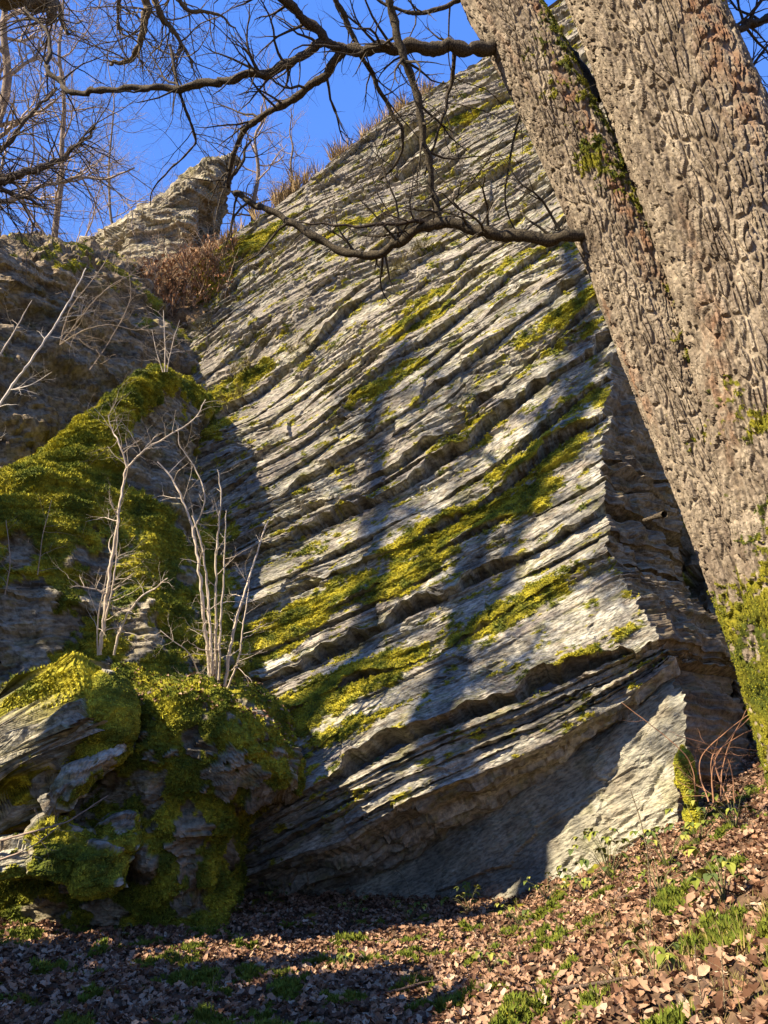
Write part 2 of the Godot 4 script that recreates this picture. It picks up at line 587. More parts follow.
				if back:
					var bd: float = [0.7, 0.26, 0.09][r + 3] if r < 0 else 0.7
					if i == 0 and r == -3: bd = 2.6
					p += Vector3(0, (0.02 + n_fine.get_noise_3d(x * 3.0, bd * 9.0, i) * 0.03 + n_fine.get_noise_3d(x * 12.0, bd * 30.0, i) * 0.015 if r < 0 else -0.02), -bd)
					col = rock_colour(x, y + bd * 2.0, bd * 3.0)
				g.v.append(p)
				g.c.append(col)
				edge = p
				ecol = col
			# around the arris: the joint face that looks right, in the cliff's own shade
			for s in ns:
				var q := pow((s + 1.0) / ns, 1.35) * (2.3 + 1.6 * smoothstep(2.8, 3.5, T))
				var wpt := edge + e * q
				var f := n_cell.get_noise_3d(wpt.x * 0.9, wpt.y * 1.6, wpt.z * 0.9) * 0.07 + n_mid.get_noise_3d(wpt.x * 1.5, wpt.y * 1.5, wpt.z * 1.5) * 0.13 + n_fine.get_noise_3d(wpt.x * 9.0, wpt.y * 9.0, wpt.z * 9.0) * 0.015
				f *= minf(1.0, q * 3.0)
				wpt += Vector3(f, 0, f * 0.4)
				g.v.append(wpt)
				var cc := rock_colour(wpt.x, wpt.y, wpt.z) * Color(0.58, 0.50, 0.41)  # tint holds brown staining and the joint face's shade, painted in
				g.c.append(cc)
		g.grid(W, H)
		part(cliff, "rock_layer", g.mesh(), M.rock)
		if i == 0:
			var ug := Geo.new()
			var first := g.v.slice(3 * W, 3 * W + nc)
			for r in 34:
				var q := r * 0.075
				for c in nc:
					var p := first[c] - Vector3(0, 0.004, q + 0.004)
					var F := flakes(p.x, p.z * 0.8 + 3.0, 1.0)
					p.y += minf(1.0, q * 5.0) * (F.x * 0.06 + F.y * 0.03 + n_mid.get_noise_3d(p.x, p.y, p.z) * 0.10) - q * 0.06
					ug.v.append(p)
					ug.c.append(rock_colour(p.x, p.z, p.y))
			ug.grid(nc, 34)
			part(cliff, "overhang_underside", ug.mesh(), M.rock)
	scatter(cliff, "moss", tuft_mesh, M.moss, moss_xf, moss_c)
	print("moss tufts ", moss_xf.size())
	make_slab(cliff)
	make_cliff_top(cliff, XL, XR)

# smooth slab set back below the overhang
func make_slab(cliff: Node3D) -> void:
	var c0 := loc(225, 985)
	var g := Geo.new()
	var x0 := loc(150, 930).x
	var x1 := loc(690, 640).x + 0.5
	# grid in the picture's rows would be wrong from elsewhere: use the bed frame, clipped by its right edge
	var cracks := []
	for cr in [[[500, 905], [560, 835], [592, 800], [600, 760], [640, 715]], [[600, 815], [640, 790], [672, 730]], [[545, 870], [600, 800], [625, 790]], [[380, 905], [440, 860], [490, 815]], [[600, 775], [650, 740]], [[620, 840], [660, 800], [690, 770]]]:
		var t := PackedVector2Array()
		for p in cr: t.append(loc(p[0], p[1]))
		cracks.append(t)
	var nx := 190
	var ny := 150
	var ylo := -2.6
	for r in ny:
		var v := float(r) / (ny - 1)
		for c in nx:
			var u := float(c) / (nx - 1)
			# rows run up the dip, columns along the beds
			var xa := lerpf(x0, loc(662, 862).x, u)
			var xb := lerpf(x0, loc(700, 650).x, u)
			var x := lerpf(xa, xb, v)
			var yb := lerpf(loc(180, 1000).y, loc(668, 905).y, u)
			var yt := y_of(x, 0.0) + 0.35
			var y := lerpf(yb, yt, v)
			xb = loc(690, 680).x
			x += (n_cell2.get_noise_2d(y * 3.0, 9.0) * 0.10 + n_fine.get_noise_1d(y * 9.0) * 0.03) * u
			var wx := x + n_fine.get_noise_2d(x * 1.1, y * 2.0) * 0.2
			var f1 := n_cell.get_noise_2d(wx * 0.7 + 40.0, y * 1.9)
			var f2 := n_cell2.get_noise_2d(wx * 1.8 + 40.0, y * 6.0)
			var z := -0.50 - clampf(xb - x, 0.0, 4.4) * 0.30 - (1.0 - u) * 0.1 - (y + 0.5) * 0.05 + f1 * 0.045 + f2 * 0.016 + n_mid.get_noise_2d(x * 0.8, y * 0.8) * 0.06 + n_fine.get_noise_2d(x * 11.0, y * 17.0) * 0.006
			var cd := 9.0
			for t in cracks:
				for k in t.size() - 1:
					var q := Geometry2D.get_closest_point_to_segment(Vector2(wx * 0.3 + x * 0.7, y), t[k], t[k + 1])
					cd = minf(cd, q.distance_to(Vector2(x, y)))
			z -= 0.07 * exp(-cd * cd * 1100.0)
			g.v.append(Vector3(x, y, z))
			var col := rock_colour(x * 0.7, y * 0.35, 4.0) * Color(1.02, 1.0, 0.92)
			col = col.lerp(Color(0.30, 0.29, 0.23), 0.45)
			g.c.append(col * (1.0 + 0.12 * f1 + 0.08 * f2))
	g.grid(nx, ny)
	# right-hand end of the slab
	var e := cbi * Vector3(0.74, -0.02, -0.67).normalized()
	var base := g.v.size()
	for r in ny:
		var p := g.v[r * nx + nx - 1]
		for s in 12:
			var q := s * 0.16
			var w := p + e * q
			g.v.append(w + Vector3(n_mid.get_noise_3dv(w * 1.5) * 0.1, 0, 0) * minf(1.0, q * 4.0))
			g.c.append(rock_colour(w.x, w.y, w.z) * Color(0.58, 0.50, 0.41))  # slab end darkened alike: brown stain with its shade in the colour
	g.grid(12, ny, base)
	var o := part(cliff, "lower_slab", g.mesh(), M.rock)
	o.set_meta("label", "smooth pale slab set back below the overhanging beds")

# dry grass along the skyline of the cliff, and the rock's own back
func make_cliff_top(cliff: Node3D, XL: Array, XR: Array) -> void:
	var g := Geo.new()
	var n := 90
	for r in 6:
		for c in n:
			var x := lerpf(lerp_table(XL, 6.0), lerp_table(XR, 6.0) + 3.0, float(c) / (n - 1))
			var y := y_of(x, 6.0) - 0.03
			var q := r * 0.9
			var p := Vector3(x, y + n_mid.get_noise_2d(x, q) * 0.15 - q * 0.10, -0.25 - q)
			g.v.append(p)
			g.c.append(Color(0.16, 0.12, 0.06))
	g.grid(n, 6)
	part(cliff, "cliff_top", g.mesh(), M.rock_dark)
	var xf := []
	var cols := PackedColorArray()
	for k in 1500:
		var u := rng.randf()
		var x := lerpf(loc(215, 250).x, loc(430, 90).x, u)
		var dens := n_mid.get_noise_1d(x * 1.3) + 0.25
		if rng.randf() > dens * 1.6: continue
		var p := Vector3(x, y_of(x, 6.0) + rng.randf_range(-0.25, 0.02), rng.randf_range(-0.5, 0.05))
		var up := cbi * (Vector3.UP + Vector3(rng.randf_range(-.4, .4), 0, rng.randf_range(-.4, .4))).normalized()
		var s := rng.randf_range(0.25, 0.6)
		xf.append(Transform3D(Basis(Quaternion(Vector3.UP, up)) * Basis(Vector3.UP, rng.randf() * TAU).scaled(Vector3(s, s, s)), p))
		cols.append(Color(0.30, 0.21, 0.10) * rng.randf_range(0.6, 1.2))
	# tufts caught on ledges
	for q in [[205, 330], [300, 350], [240, 370], [395, 270], [330, 240], [280, 290], [235, 400], [310, 300], [420, 250], [180, 340]]:
		var p2 := loc(q[0], q[1])
		for k in 16:
			var up2 := cbi * (Vector3(0, -0.25, 1) + Vector3(rng.randf_range(-.5, .5), rng.randf_range(-.3, .7), 0)).normalized()
			var s2 := rng.randf_range(0.15, 0.36)
			xf.append(Transform3D(Basis(Quaternion(Vector3.UP, up2)) * Basis(Vector3.UP, rng.randf() * TAU).scaled(Vector3.ONE * s2), Vector3(p2.x + rng.randf_range(-.25, .25), p2.y + rng.randf_range(-.08, .08), 0.05)))
			cols.append(Color(0.20, 0.17, 0.07) * rng.randf_range(0.6, 1.2))
	scatter(cliff, "dry_grass", wisp_mesh, M.straw, xf, cols)

# ---------------------------------------------------------------- spline patch rock
func cr(a: Vector3, b: Vector3, c: Vector3, d: Vector3, t: float) -> Vector3:
	return b.cubic_interpolate(c, a, d, t)

func spline_at(pts: Array, t: float) -> Vector3:
	var n := pts.size()
	var s := clampf(t, 0.0, 1.0) * (n - 1)
	var k := clampi(int(s), 0, n - 2)
	return cr(pts[maxi(k - 1, 0)], pts[k], pts[k + 1], pts[mini(k + 2, n - 1)], s - k)

# ctrl: rows of [px, py, depth]; look: dictionary with moss level, roughness of the rock, colours
func patch(parent: Node, called: String, ctrl: Array, nu: int, nv: int, look: Dictionary) -> void:
	var base := []
	var rows := []
	for r in ctrl:
		var w := []
		for p in r: w.append(p if p is Vector3 else at(p[0], p[1], p[2]))
		rows.append(w)
	var cols := []
	for c in nu:
		var t := float(c) / (nu - 1)
		var line := []
		for r in rows: line.append(spline_at(r, t))
		cols.append(line)
	var P := PackedVector3Array()
	P.resize(nu * nv)
	for r in nv:
		var t := float(r) / (nv - 1)
		for c in nu: P[r * nu + c] = spline_at(cols[c], t)
	surface(parent, called, P, nu, nv, look)

func surface(parent: Node, called: String, P: PackedVector3Array, nu: int, nv: int, look: Dictionary) -> void:
	var g := Geo.new()
	var amp: float = look.get("amp", 1.0)
	var lump: float = look.get("lump", 0.15)
	var ml: float = look.get("moss", 0.0)          # overall moss level, more = more
	var ups: float = look.get("up", 0.5)           # how much moss prefers ground it can sit on
	var tint: Color = look.get("tint", Color(1, 1, 1))
	var blobs: Array = look.get("blobs", [])
	var flip: float = look.get("flip", 1.0)
	var litter: float = look.get("litter", 0.0)
	var tall: float = look.get("tall", 1.0)
	var xf := []
	var mc := PackedColorArray()
	var lx := []
	var lc := PackedColorArray()
	for r in nv:
		for c in nu:
			var k := r * nu + c
			var p := P[k]
			var du := P[r * nu + mini(c + 1, nu - 1)] - P[r * nu + maxi(c - 1, 0)]
			var dv := P[mini(r + 1, nv - 1) * nu + c] - P[maxi(r - 1, 0) * nu + c]
			var nn := du.cross(dv)
			if nn.length() < 1e-9: nn = Vector3.UP
			nn = nn.normalized() * flip
			var q := cbi * (p - P0)
			var F := flakes(q.x, q.y, q.z)
			var f1 := F.x
			var f2 := F.y
			var f4 := n_cell.get_noise_3d(q.x * 1.1, q.y * 1.6, q.z * 1.1)
			var d := amp * (f4 * 0.07 + f1 * 0.06 + f2 * 0.03 + F.z * 0.01) + n_mid.get_noise_3d(p.x * 0.9, p.y * 0.9, p.z * 0.9) * lump + n_fine.get_noise_3d(p.x * 9.0, p.y * 9.0, p.z * 9.0) * 0.010
			var m := ml + nn.y * ups + n_mid.get_noise_3d(p.x * 1.3 + 5.0, p.y * 1.3, p.z * 1.3) * 0.9 + n_fine.get_noise_3d(p.x * 6.0, p.y * 6.0, p.z * 6.0) * 0.22
			for b in blobs: m += b[4] * exp(-(p - b[0]).length_squared() / (b[1] * b[1]))
			var col: Color
			if m > 0.0:
				# cushions: rounded swellings with creases between them
				var cu := n_dist.get_noise_3d(p.x * 2.6, p.y * 3.4, p.z * 2.6)
				d = d * 0.55 + minf(m, 0.5) * 0.12 + (cu + 0.6) * 0.09 * minf(1.0, m * 2.5)
				var tone: float = 0.5 + look.get("dark", 0.0) + n_mid.get_noise_3d(p.x * 1.7, p.y * 1.7 + 9.0, p.z * 1.7) * 1.0  # the dark offset puts shade into the moss colour of some rocks
				col = moss_colour(tone, 0.75)
				var pp := p + nn * d
				if rng.randf() < 0.35 + m:
					var s := rng.randf_range(0.024, 0.050) * tall
					var dir := (nn * 0.8 + Vector3(rng.randf_range(-.45, .45), rng.randf_range(-.25, .45), rng.randf_range(-.45, .45))).normalized()
					xf.append(Transform3D(Basis(Quaternion(Vector3.UP, dir)) * Basis(Vector3.UP, rng.randf() * TAU).scaled(Vector3(s, s * rng.randf_range(0.7, 1.5), s)), pp - nn * 0.004))
					mc.append(moss_colour(tone + rng.randf_range(-0.3, 0.3), rng.randf_range(0.8, 1.2)))
			else:
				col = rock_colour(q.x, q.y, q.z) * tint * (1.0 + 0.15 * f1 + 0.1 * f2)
			if litter > 0.0 and nn.y > 0.55 and rng.randf() < litter:
				var s2 := rng.randf_range(0.05, 0.09)
				lx.append(Transform3D(Basis.from_euler(Vector3(rng.randf_range(-.5, .5), rng.randf() * TAU, rng.randf_range(-.5, .5))).scaled(Vector3.ONE * s2), p + nn * (d + 0.02)))
				lc.append(litter_colour())
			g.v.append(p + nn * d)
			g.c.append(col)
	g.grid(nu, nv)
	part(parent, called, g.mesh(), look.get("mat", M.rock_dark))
	scatter(parent, "moss", tuft_mesh, M.moss, xf, mc)
	if lx.size(): scatter(parent, "leaf_litter", leaf_meshes[1], M.leaf, lx, lc)

func ball(centre: Vector3, size: Vector3, turn: Basis, nu: int, nv: int, squareness := 0.0) -> PackedVector3Array:
	var P := PackedVector3Array()
	for r in nv:
		var b := PI * r / (nv - 1) - PI / 2
		for c in nu:
			var a := TAU * c / (nu - 1)
			var d := Vector3(cos(b) * cos(a), sin(b), cos(b) * sin(a))
			if squareness > 0.0:
				var m := maxf(absf(d.x), maxf(absf(d.y), absf(d.z)))
				d = d.lerp(d / m * 0.8, squareness)
			P.append(centre + turn * (d * size))
	return P

func litter_colour() -> Color:
	var c := Color(0.23, 0.125, 0.070).lerp(Color(0.36, 0.235, 0.15), rng.randf())
	if rng.randf() < 0.32: c = Color(0.11, 0.055, 0.03)
	if rng.randf() < 0.06: c = Color(0.38, 0.29, 0.20)
	return c * rng.randf_range(0.7, 1.1)

func make_left_rocks() -> void:
	# dark wall at the far left
	var o := thing("rock_wall", "dark grey rock wall in shade, upper left behind the mossy ridge", "rock face")
	patch(o, "rock_face", [
		[[-160, 640, 11.4], [-40, 620, 12.4], [60, 600, 13.4], [130, 590, 14.4], [210, 570, 15.6]],
		[[-160, 520, 12.2], [-30, 510, 13.0], [60, 500, 14.0], [130, 490, 15.0], [200, 470, 16.2]],
		[[-160, 400, 13.0], [-20, 390, 13.6], [60, 390, 14.6], [130, 380, 15.6], [205, 375, 17.0]],
		[[-160, 310, 13.6], [-20, 305, 14.2], [60, 305, 15.0], [115, 312, 16.0], [180, 330, 17.6]],
		[[-160, 258, 14.0], [-20, 256, 14.5], [50, 256, 15.3], [95, 266, 16.2], [150, 292, 18.0]],
		[[-160, 246, 16.0], [-20, 244, 16.2], [50, 246, 16.8], [98, 256, 17.5], [150, 284, 18.8]],
		[[-160, 240, 19.0], [-20, 240, 19.5], [50, 242, 20.0], [105, 252, 20.5], [165, 280, 21.0]],
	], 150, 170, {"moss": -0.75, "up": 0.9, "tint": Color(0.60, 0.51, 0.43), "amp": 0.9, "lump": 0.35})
	# mossy ridge with a bare triangular face
	o = thing("mossy_ridge", "steep moss-covered rock ridge with bare grey triangular face, left of the cliff", "rock")
	var B := []
	for b in [[145, 378, 13.5, 0.7, 0.9], [110, 412, 12.9, 0.7, 0.9], [70, 450, 12.0, 0.8, 0.8], [100, 460, 12.0, 0.6, 0.7], [30, 490, 11.4, 0.9, 0.7], [70, 500, 11.4, 0.6, 0.6], [160, 440, 13.4, 0.85, -1.3], [170, 470, 13.3, 0.7, -1.2], [135, 470, 12.6, 0.5, -1.0], [20, 600, 10.1, 0.5, -0.4], [15, 650, 9.9, 0.35, -0.9], [190, 500, 12.9, 0.4, -0.6]]:
		B.append([at(b[0], b[1], b[2]), b[3], 0.0, 0.0, b[4]])
	patch(o, "rock_face", [
		[[-170, 760, 9.0], [-60, 760, 9.3], [20, 750, 9.8], [90, 745, 10.1], [160, 740, 10.4], [215, 738, 10.8], [260, 735, 11.8]],
		[[-160, 680, 9.2], [-60, 680, 9.5], [20, 672, 9.9], [90, 666, 10.3], [160, 664, 10.6], [215, 664, 11.0], [260, 664, 12.0]],
		[[-160, 610, 9.7], [-70, 600, 9.9], [0, 590, 10.2], [80, 590, 10.6], [150, 590, 11.1], [198, 600, 11.8], [240, 610, 12.9]],
		[[-170, 570, 10.2], [-90, 545, 10.2], [-20, 522, 10.4], [60, 508, 11.0], [130, 512, 11.7], [182, 530, 12.5], [222, 560, 13.6]],
		[[-130, 550, 11.3], [-30, 508, 11.2], [30, 465, 11.5], [85, 455, 11.8], [138, 462, 12.6], [180, 490, 13.4], [212, 520, 14.4]],
		[[-80, 530, 12.3], [20, 468, 12.0], [75, 425, 12.3], [125, 408, 12.8], [160, 420, 13.6], [188, 450, 14.4], [215, 480, 15.2]],
		[[-40, 520, 13.0], [60, 450, 13.2], [105, 408, 13.2], [148, 374, 13.5], [176, 382, 14.2], [200, 404, 14.9], [222, 430, 15.8]],
		[[0, 490, 15.2], [80, 440, 15.2], [120, 402, 15.2], [152, 380, 15.2], [182, 382, 15.6], [206, 400, 16.2], [230, 425, 17.0]],
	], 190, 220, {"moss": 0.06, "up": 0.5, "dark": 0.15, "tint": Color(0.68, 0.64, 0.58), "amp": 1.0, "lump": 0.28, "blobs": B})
	# ledge in front, moss hanging over a dark hollow
	o = thing("mossy_ledge", "low moss-draped rock ledge with leaf-strewn top and dark hollow at its end", "rock")
	patch(o, "rock_face", [
		[[-110, 930, 8.4], [20, 925, 8.5], [90, 925, 8.5], [150, 925, 8.6], [200, 925, 8.8], [224, 925, 9.3], [236, 920, 10.6]],
		[[-110, 880, 8.6], [20, 878, 8.7], [90, 874, 8.65], [150, 866, 8.65], [202, 862, 8.8], [226, 860, 9.3], [240, 860, 10.6]],
		[[-110, 830, 8.9], [20, 828, 8.9], [90, 822, 8.75], [150, 808, 8.7], [208, 806, 8.9], [236, 806, 9.4], [252, 815, 10.6]],
		[[-110, 790, 9.1], [20, 780, 9.1], [90, 770, 8.9], [150, 762, 8.8], [215, 770, 8.9], [284, 788, 9.3], [300, 800, 10.4]],
		[[-110, 740, 9.3], [20, 730, 9.3], [90, 715, 9.1], [150, 708, 9.0], [215, 712, 9.0], [276, 736, 9.4], [302, 760, 10.4]],
		[[-110, 705, 9.9], [20, 702, 9.9], [90, 690, 9.7], [150, 688, 9.6], [215, 693, 9.6], [262, 714, 9.9], [296, 738, 10.8]],
		[[-110, 685, 11.2], [20, 676, 10.9], [90, 668, 10.8], [150, 667, 10.8], [215, 674, 10.9], [248, 692, 11.2], [280, 706, 11.8]],
		[[-110, 690, 12.4], [20, 690, 12.0], [90, 690, 12.0], [150, 690, 12.0], [215, 690, 12.0], [248, 700, 12.2], [280, 712, 12.6]],
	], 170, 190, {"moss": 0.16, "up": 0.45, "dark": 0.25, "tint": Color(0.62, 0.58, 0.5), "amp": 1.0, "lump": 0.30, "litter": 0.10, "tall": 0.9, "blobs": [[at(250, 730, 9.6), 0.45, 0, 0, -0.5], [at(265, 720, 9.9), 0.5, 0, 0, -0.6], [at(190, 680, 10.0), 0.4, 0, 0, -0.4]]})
	# boulder: bare tilted block under a dome of moss
	o = thing("boulder", "pale tilted boulder capped with a dome of moss, at the frame's left", "boulder")
	var tb := cb * Basis(Vector3(0, 0, 1), 0.12)
	surface(o, "rock_body", ball(at(34, 746, 8.75), Vector3(1.25, 0.62, 0.62), tb, 170, 120, 0.8), 150, 100, {"moss": -0.5, "up": 0.95, "tint": Color(1.0, 0.98, 0.95), "amp": 1.5, "lump": 0.18, "flip": 1.0, "blobs": [[at(15, 692, 8.5), 0.5, 0, 0, 1.0], [at(60, 690, 8.5), 0.4, 0, 0, 0.9], [at(100, 672, 8.6), 0.62, 0, 0, 1.3], [at(120, 700, 8.5), 0.45, 0, 0, 1.3], [at(60, 670, 8.7), 0.5, 0, 0, 0.9], [at(0, 690, 8.4), 0.4, 0, 0, 0.5], [at(50, 750, 8.0), 0.6, 0, 0, -0.9]]})
	o = thing("moss_dome_rock", "rounded rock wholly covered in a shaggy dome of moss", "rock")
	surface(o, "rock_body", ball(at(103, 722, 8.7), Vector3(0.42, 0.58, 0.5), Basis(Vector3(0, 0, 1), 0.25), 110, 80, 0.0), 110, 80, {"moss": 0.8, "up": 0.3, "amp": 0.4, "lump": 0.12, "flip": 1.0, "tall": 1.0})
	var st := [["rock_wedge", "narrow pale wedge of rock leaning under the capped boulder", 92, 775, 8.35, Vector3(0.5, 0.15, 0.35), 0.75, -0.6], ["mossy_stone", "larger mossy stone among leaves under the boulder", 62, 852, 8.2, Vector3(0.42, 0.34, 0.36), -0.2, 0.35], ["mossy_stone", "small round mossy stone beside the ledge foot", 98, 872, 8.1, Vector3(0.3, 0.25, 0.28), 0.1, 0.5], ["mossy_stone", "low mossy stone at the frame's left edge, above the leaves", 14, 862, 8.1, Vector3(0.4, 0.22, 0.3), 0.1, 0.45], ["mossy_stone", "mossy stone with a bare grey front, third from the frame's left edge", 120, 835, 8.4, Vector3(0.28, 0.26, 0.3), 0.3, 0.1]]
	for s in st:
		o = thing(s[0], s[1], "rock" if s[0] == "rock_wedge" else "stone", Vector3.ZERO, "" if s[0] == "rock_wedge" else "mossy stones below the boulder")
		surface(o, "rock_body", ball(at(s[2], s[3], s[4]), s[5], Basis(Vector3(0, 0, 1), s[6]) * Basis(Vector3.UP, 0.4), 70, 50, 0.3), 70, 50, {"moss": s[7], "up": 0.5, "dark": 0.3, "amp": 0.8, "lump": 0.12, "flip": 1.0})
	# far spur that juts against the sky
	o = thing("rock_spur", "leaning slab of rock jutting against the sky above the gully", "rock")
	patch(o, "rock_face", [
		[[60, 300, 20.5], [110, 300, 20.0], [160, 285, 20.4], [188, 262, 21.0], [210, 245, 22.5], [216, 236, 24.0]],
		[[60, 280, 20.8], [115, 272, 20.2], [165, 252, 20.6], [192, 234, 21.1], [214, 222, 22.6], [222, 216, 24.0]],
		[[70, 262, 21.2], [125, 245, 20.6], [172, 222, 20.9], [203, 204, 21.4], [222, 196, 22.8], [228, 190, 24.0]],
		[[80, 250, 21.8], [128, 225, 21.0], [180, 192, 21.2], [218, 170, 21.7], [230, 168, 22.8], [232, 166, 24.0]],
		[[84, 246, 22.4], [130, 217, 21.8], [183, 180, 22.0], [226, 156, 22.4], [234, 158, 23.2], [235, 160, 24.2]],
		[[90, 248, 25.0], [134, 222, 25.0], [186, 186, 25.0], [228, 162, 25.0], [236, 162, 25.0], [238, 164, 25.2]],
	], 130, 110, {"moss": -0.8, "up": 0.3, "tint": Color(0.85, 0.80, 0.72), "amp": 1.2, "lump": 0.2, "mat": M.rock})
	# slope behind the gully with brown bracken
	o = thing("bracken_bank", "steep bank of russet dead bracken between spur and cliff", "bank")
	patch(o, "bank_face", [
		[[60, 400, 17.2], [120, 390, 17.4], [170, 370, 17.6], [220, 340, 18.0]],
		[[60, 330, 18.4], [120, 325, 18.4], [165, 310, 18.5], [220, 285, 18.8]],
		[[60, 300, 19.6], [120, 290, 19.4], [170, 270, 19.6], [235, 245, 20.2]],
		[[60, 285, 21.0], [120, 270, 21.0], [180, 252, 21.2], [245, 236, 21.6]],
		[[60, 290, 24.0], [120, 276, 24.0], [180, 258, 24.0], [250, 240, 24.0]],
	], 60, 60, {"moss": -1.2, "up": 0.0, "tint": Color(0.6, 0.42, 0.28), "amp": 0.6, "lump": 0.3})
	var xf := []
	var cols := PackedColorArray()
	for k in 900:
		var px := rng.randf_range(70, 235)
		var py := 315.0 - (px - 70) * 0.36 + rng.randf_range(-14, 40)
		var p := at(px, py, 18.1 + rng.randf_range(-0.4, 1.2) + (330.0 - py) * 0.012)
		var dir := (Vector3.UP + Vector3(rng.randf_range(-.7, .7), 0, rng.randf_range(-.5, .7))).normalized()
		var s := rng.randf_range(0.18, 0.42)
		xf.append(Transform3D(Basis(Quaternion(Vector3.UP, dir)) * Basis(Vector3.UP, rng.randf() * TAU).scaled(Vector3(s * 1.4, s, s * 1.4)), p))
		cols.append(Color(0.25, 0.115, 0.05).lerp(Color(0.30, 0.22, 0.13), rng.randf()) * rng.randf_range(0.6, 1.2))
	scatter(o, "dead_bracken", wisp_mesh, M.straw, xf, cols)
	var lx := []
	var lc := PackedColorArray()
	for k in 1800:
		var t: Transform3D = xf[rng.randi() % xf.size()]
		lx.append(Transform3D(Basis.from_euler(Vector3(rng.randf() * TAU, rng.randf() * TAU, 0)).scaled(Vector3.ONE * rng.randf_range(0.06, 0.13)), t.origin + Vector3(rng.randf_range(-.15, .15), rng.randf_range(0.05, 0.4), rng.randf_range(-.1, .2))))
		lc.append(Color(0.30, 0.13, 0.05).lerp(Color(0.36, 0.22, 0.12), rng.randf()))
	var tw := Geo.new()
	for k in 110:
		var t: Transform3D = xf[rng.randi() % xf.size()]
		grow(tw, t.origin, Vector3(rng.randf_range(-.6, .6), 1, rng.randf_range(-.3, .5)).normalized(), rng.randf_range(0.5, 1.3), 0.012, 2, Color(0.34, 0.26, 0.19), 4)
	part(o, "bramble_stems", tw.mesh(true), M.twig, "stuff")
	scatter(o, "dead_leaves", leaf_meshes[0], M.leaf, lx, lc)

func make_right_rocks() -> void:
	var o := thing("rock_recess", "dark rock wall in the recess behind the oak", "rock face")
	patch(o, "rock_face", [
		[[640, 860, 12.5], [680, 850, 12.0], [720, 840, 11.5], [790, 830, 10.5], [900, 820, 9.5]],
		[[630, 760, 13.5], [675, 755, 12.6], [720, 750, 12.0], [790, 740, 11.0], [900, 730, 10.0]],
		[[620, 640, 14.5], [660, 630, 13.6], [710, 620, 12.9], [790, 610, 12.0], [900, 600, 11.0]],
		[[610, 500, 15.5], [650, 490, 14.6], [700, 480, 14.0], [790, 470, 13.5], [900, 460, 13.0]],
		[[610, 380, 16.5], [650, 370, 15.6], [700, 360, 15.2], [790, 350, 15.0], [900, 340, 15.0]],
		[[610, 340, 19.5], [650, 330, 19.0], [700, 320, 19.0], [790, 310, 19.0], [900, 300, 19.0]],
	], 90, 130, {"moss": -0.35, "up": 0.4, "tint": Color(0.5, 0.47, 0.42), "amp": 1.4, "lump": 0.4})  # tint darkens the whole recess wall evenly
	o = thing("standing_stone", "narrow upright mossy stone at the slab's lower corner", "stone")
	surface(o, "rock_body", ball(at(690, 795, 9.2), Vector3(0.16, 0.55, 0.2), Basis(Vector3(0, 0, 1), 0.05), 60, 60, 0.2), 60, 60, {"moss": 0.7, "up": 0.1, "amp": 0.4, "lump": 0.08, "flip": 1.0})

# ---------------------------------------------------------------- ground
func warp(t: float, near: float, far: float) -> float:
	# t in -1..1 : fine in the middle, wide outside
	return t * near + signf(t) * pow(absf(t), 7.0) * far

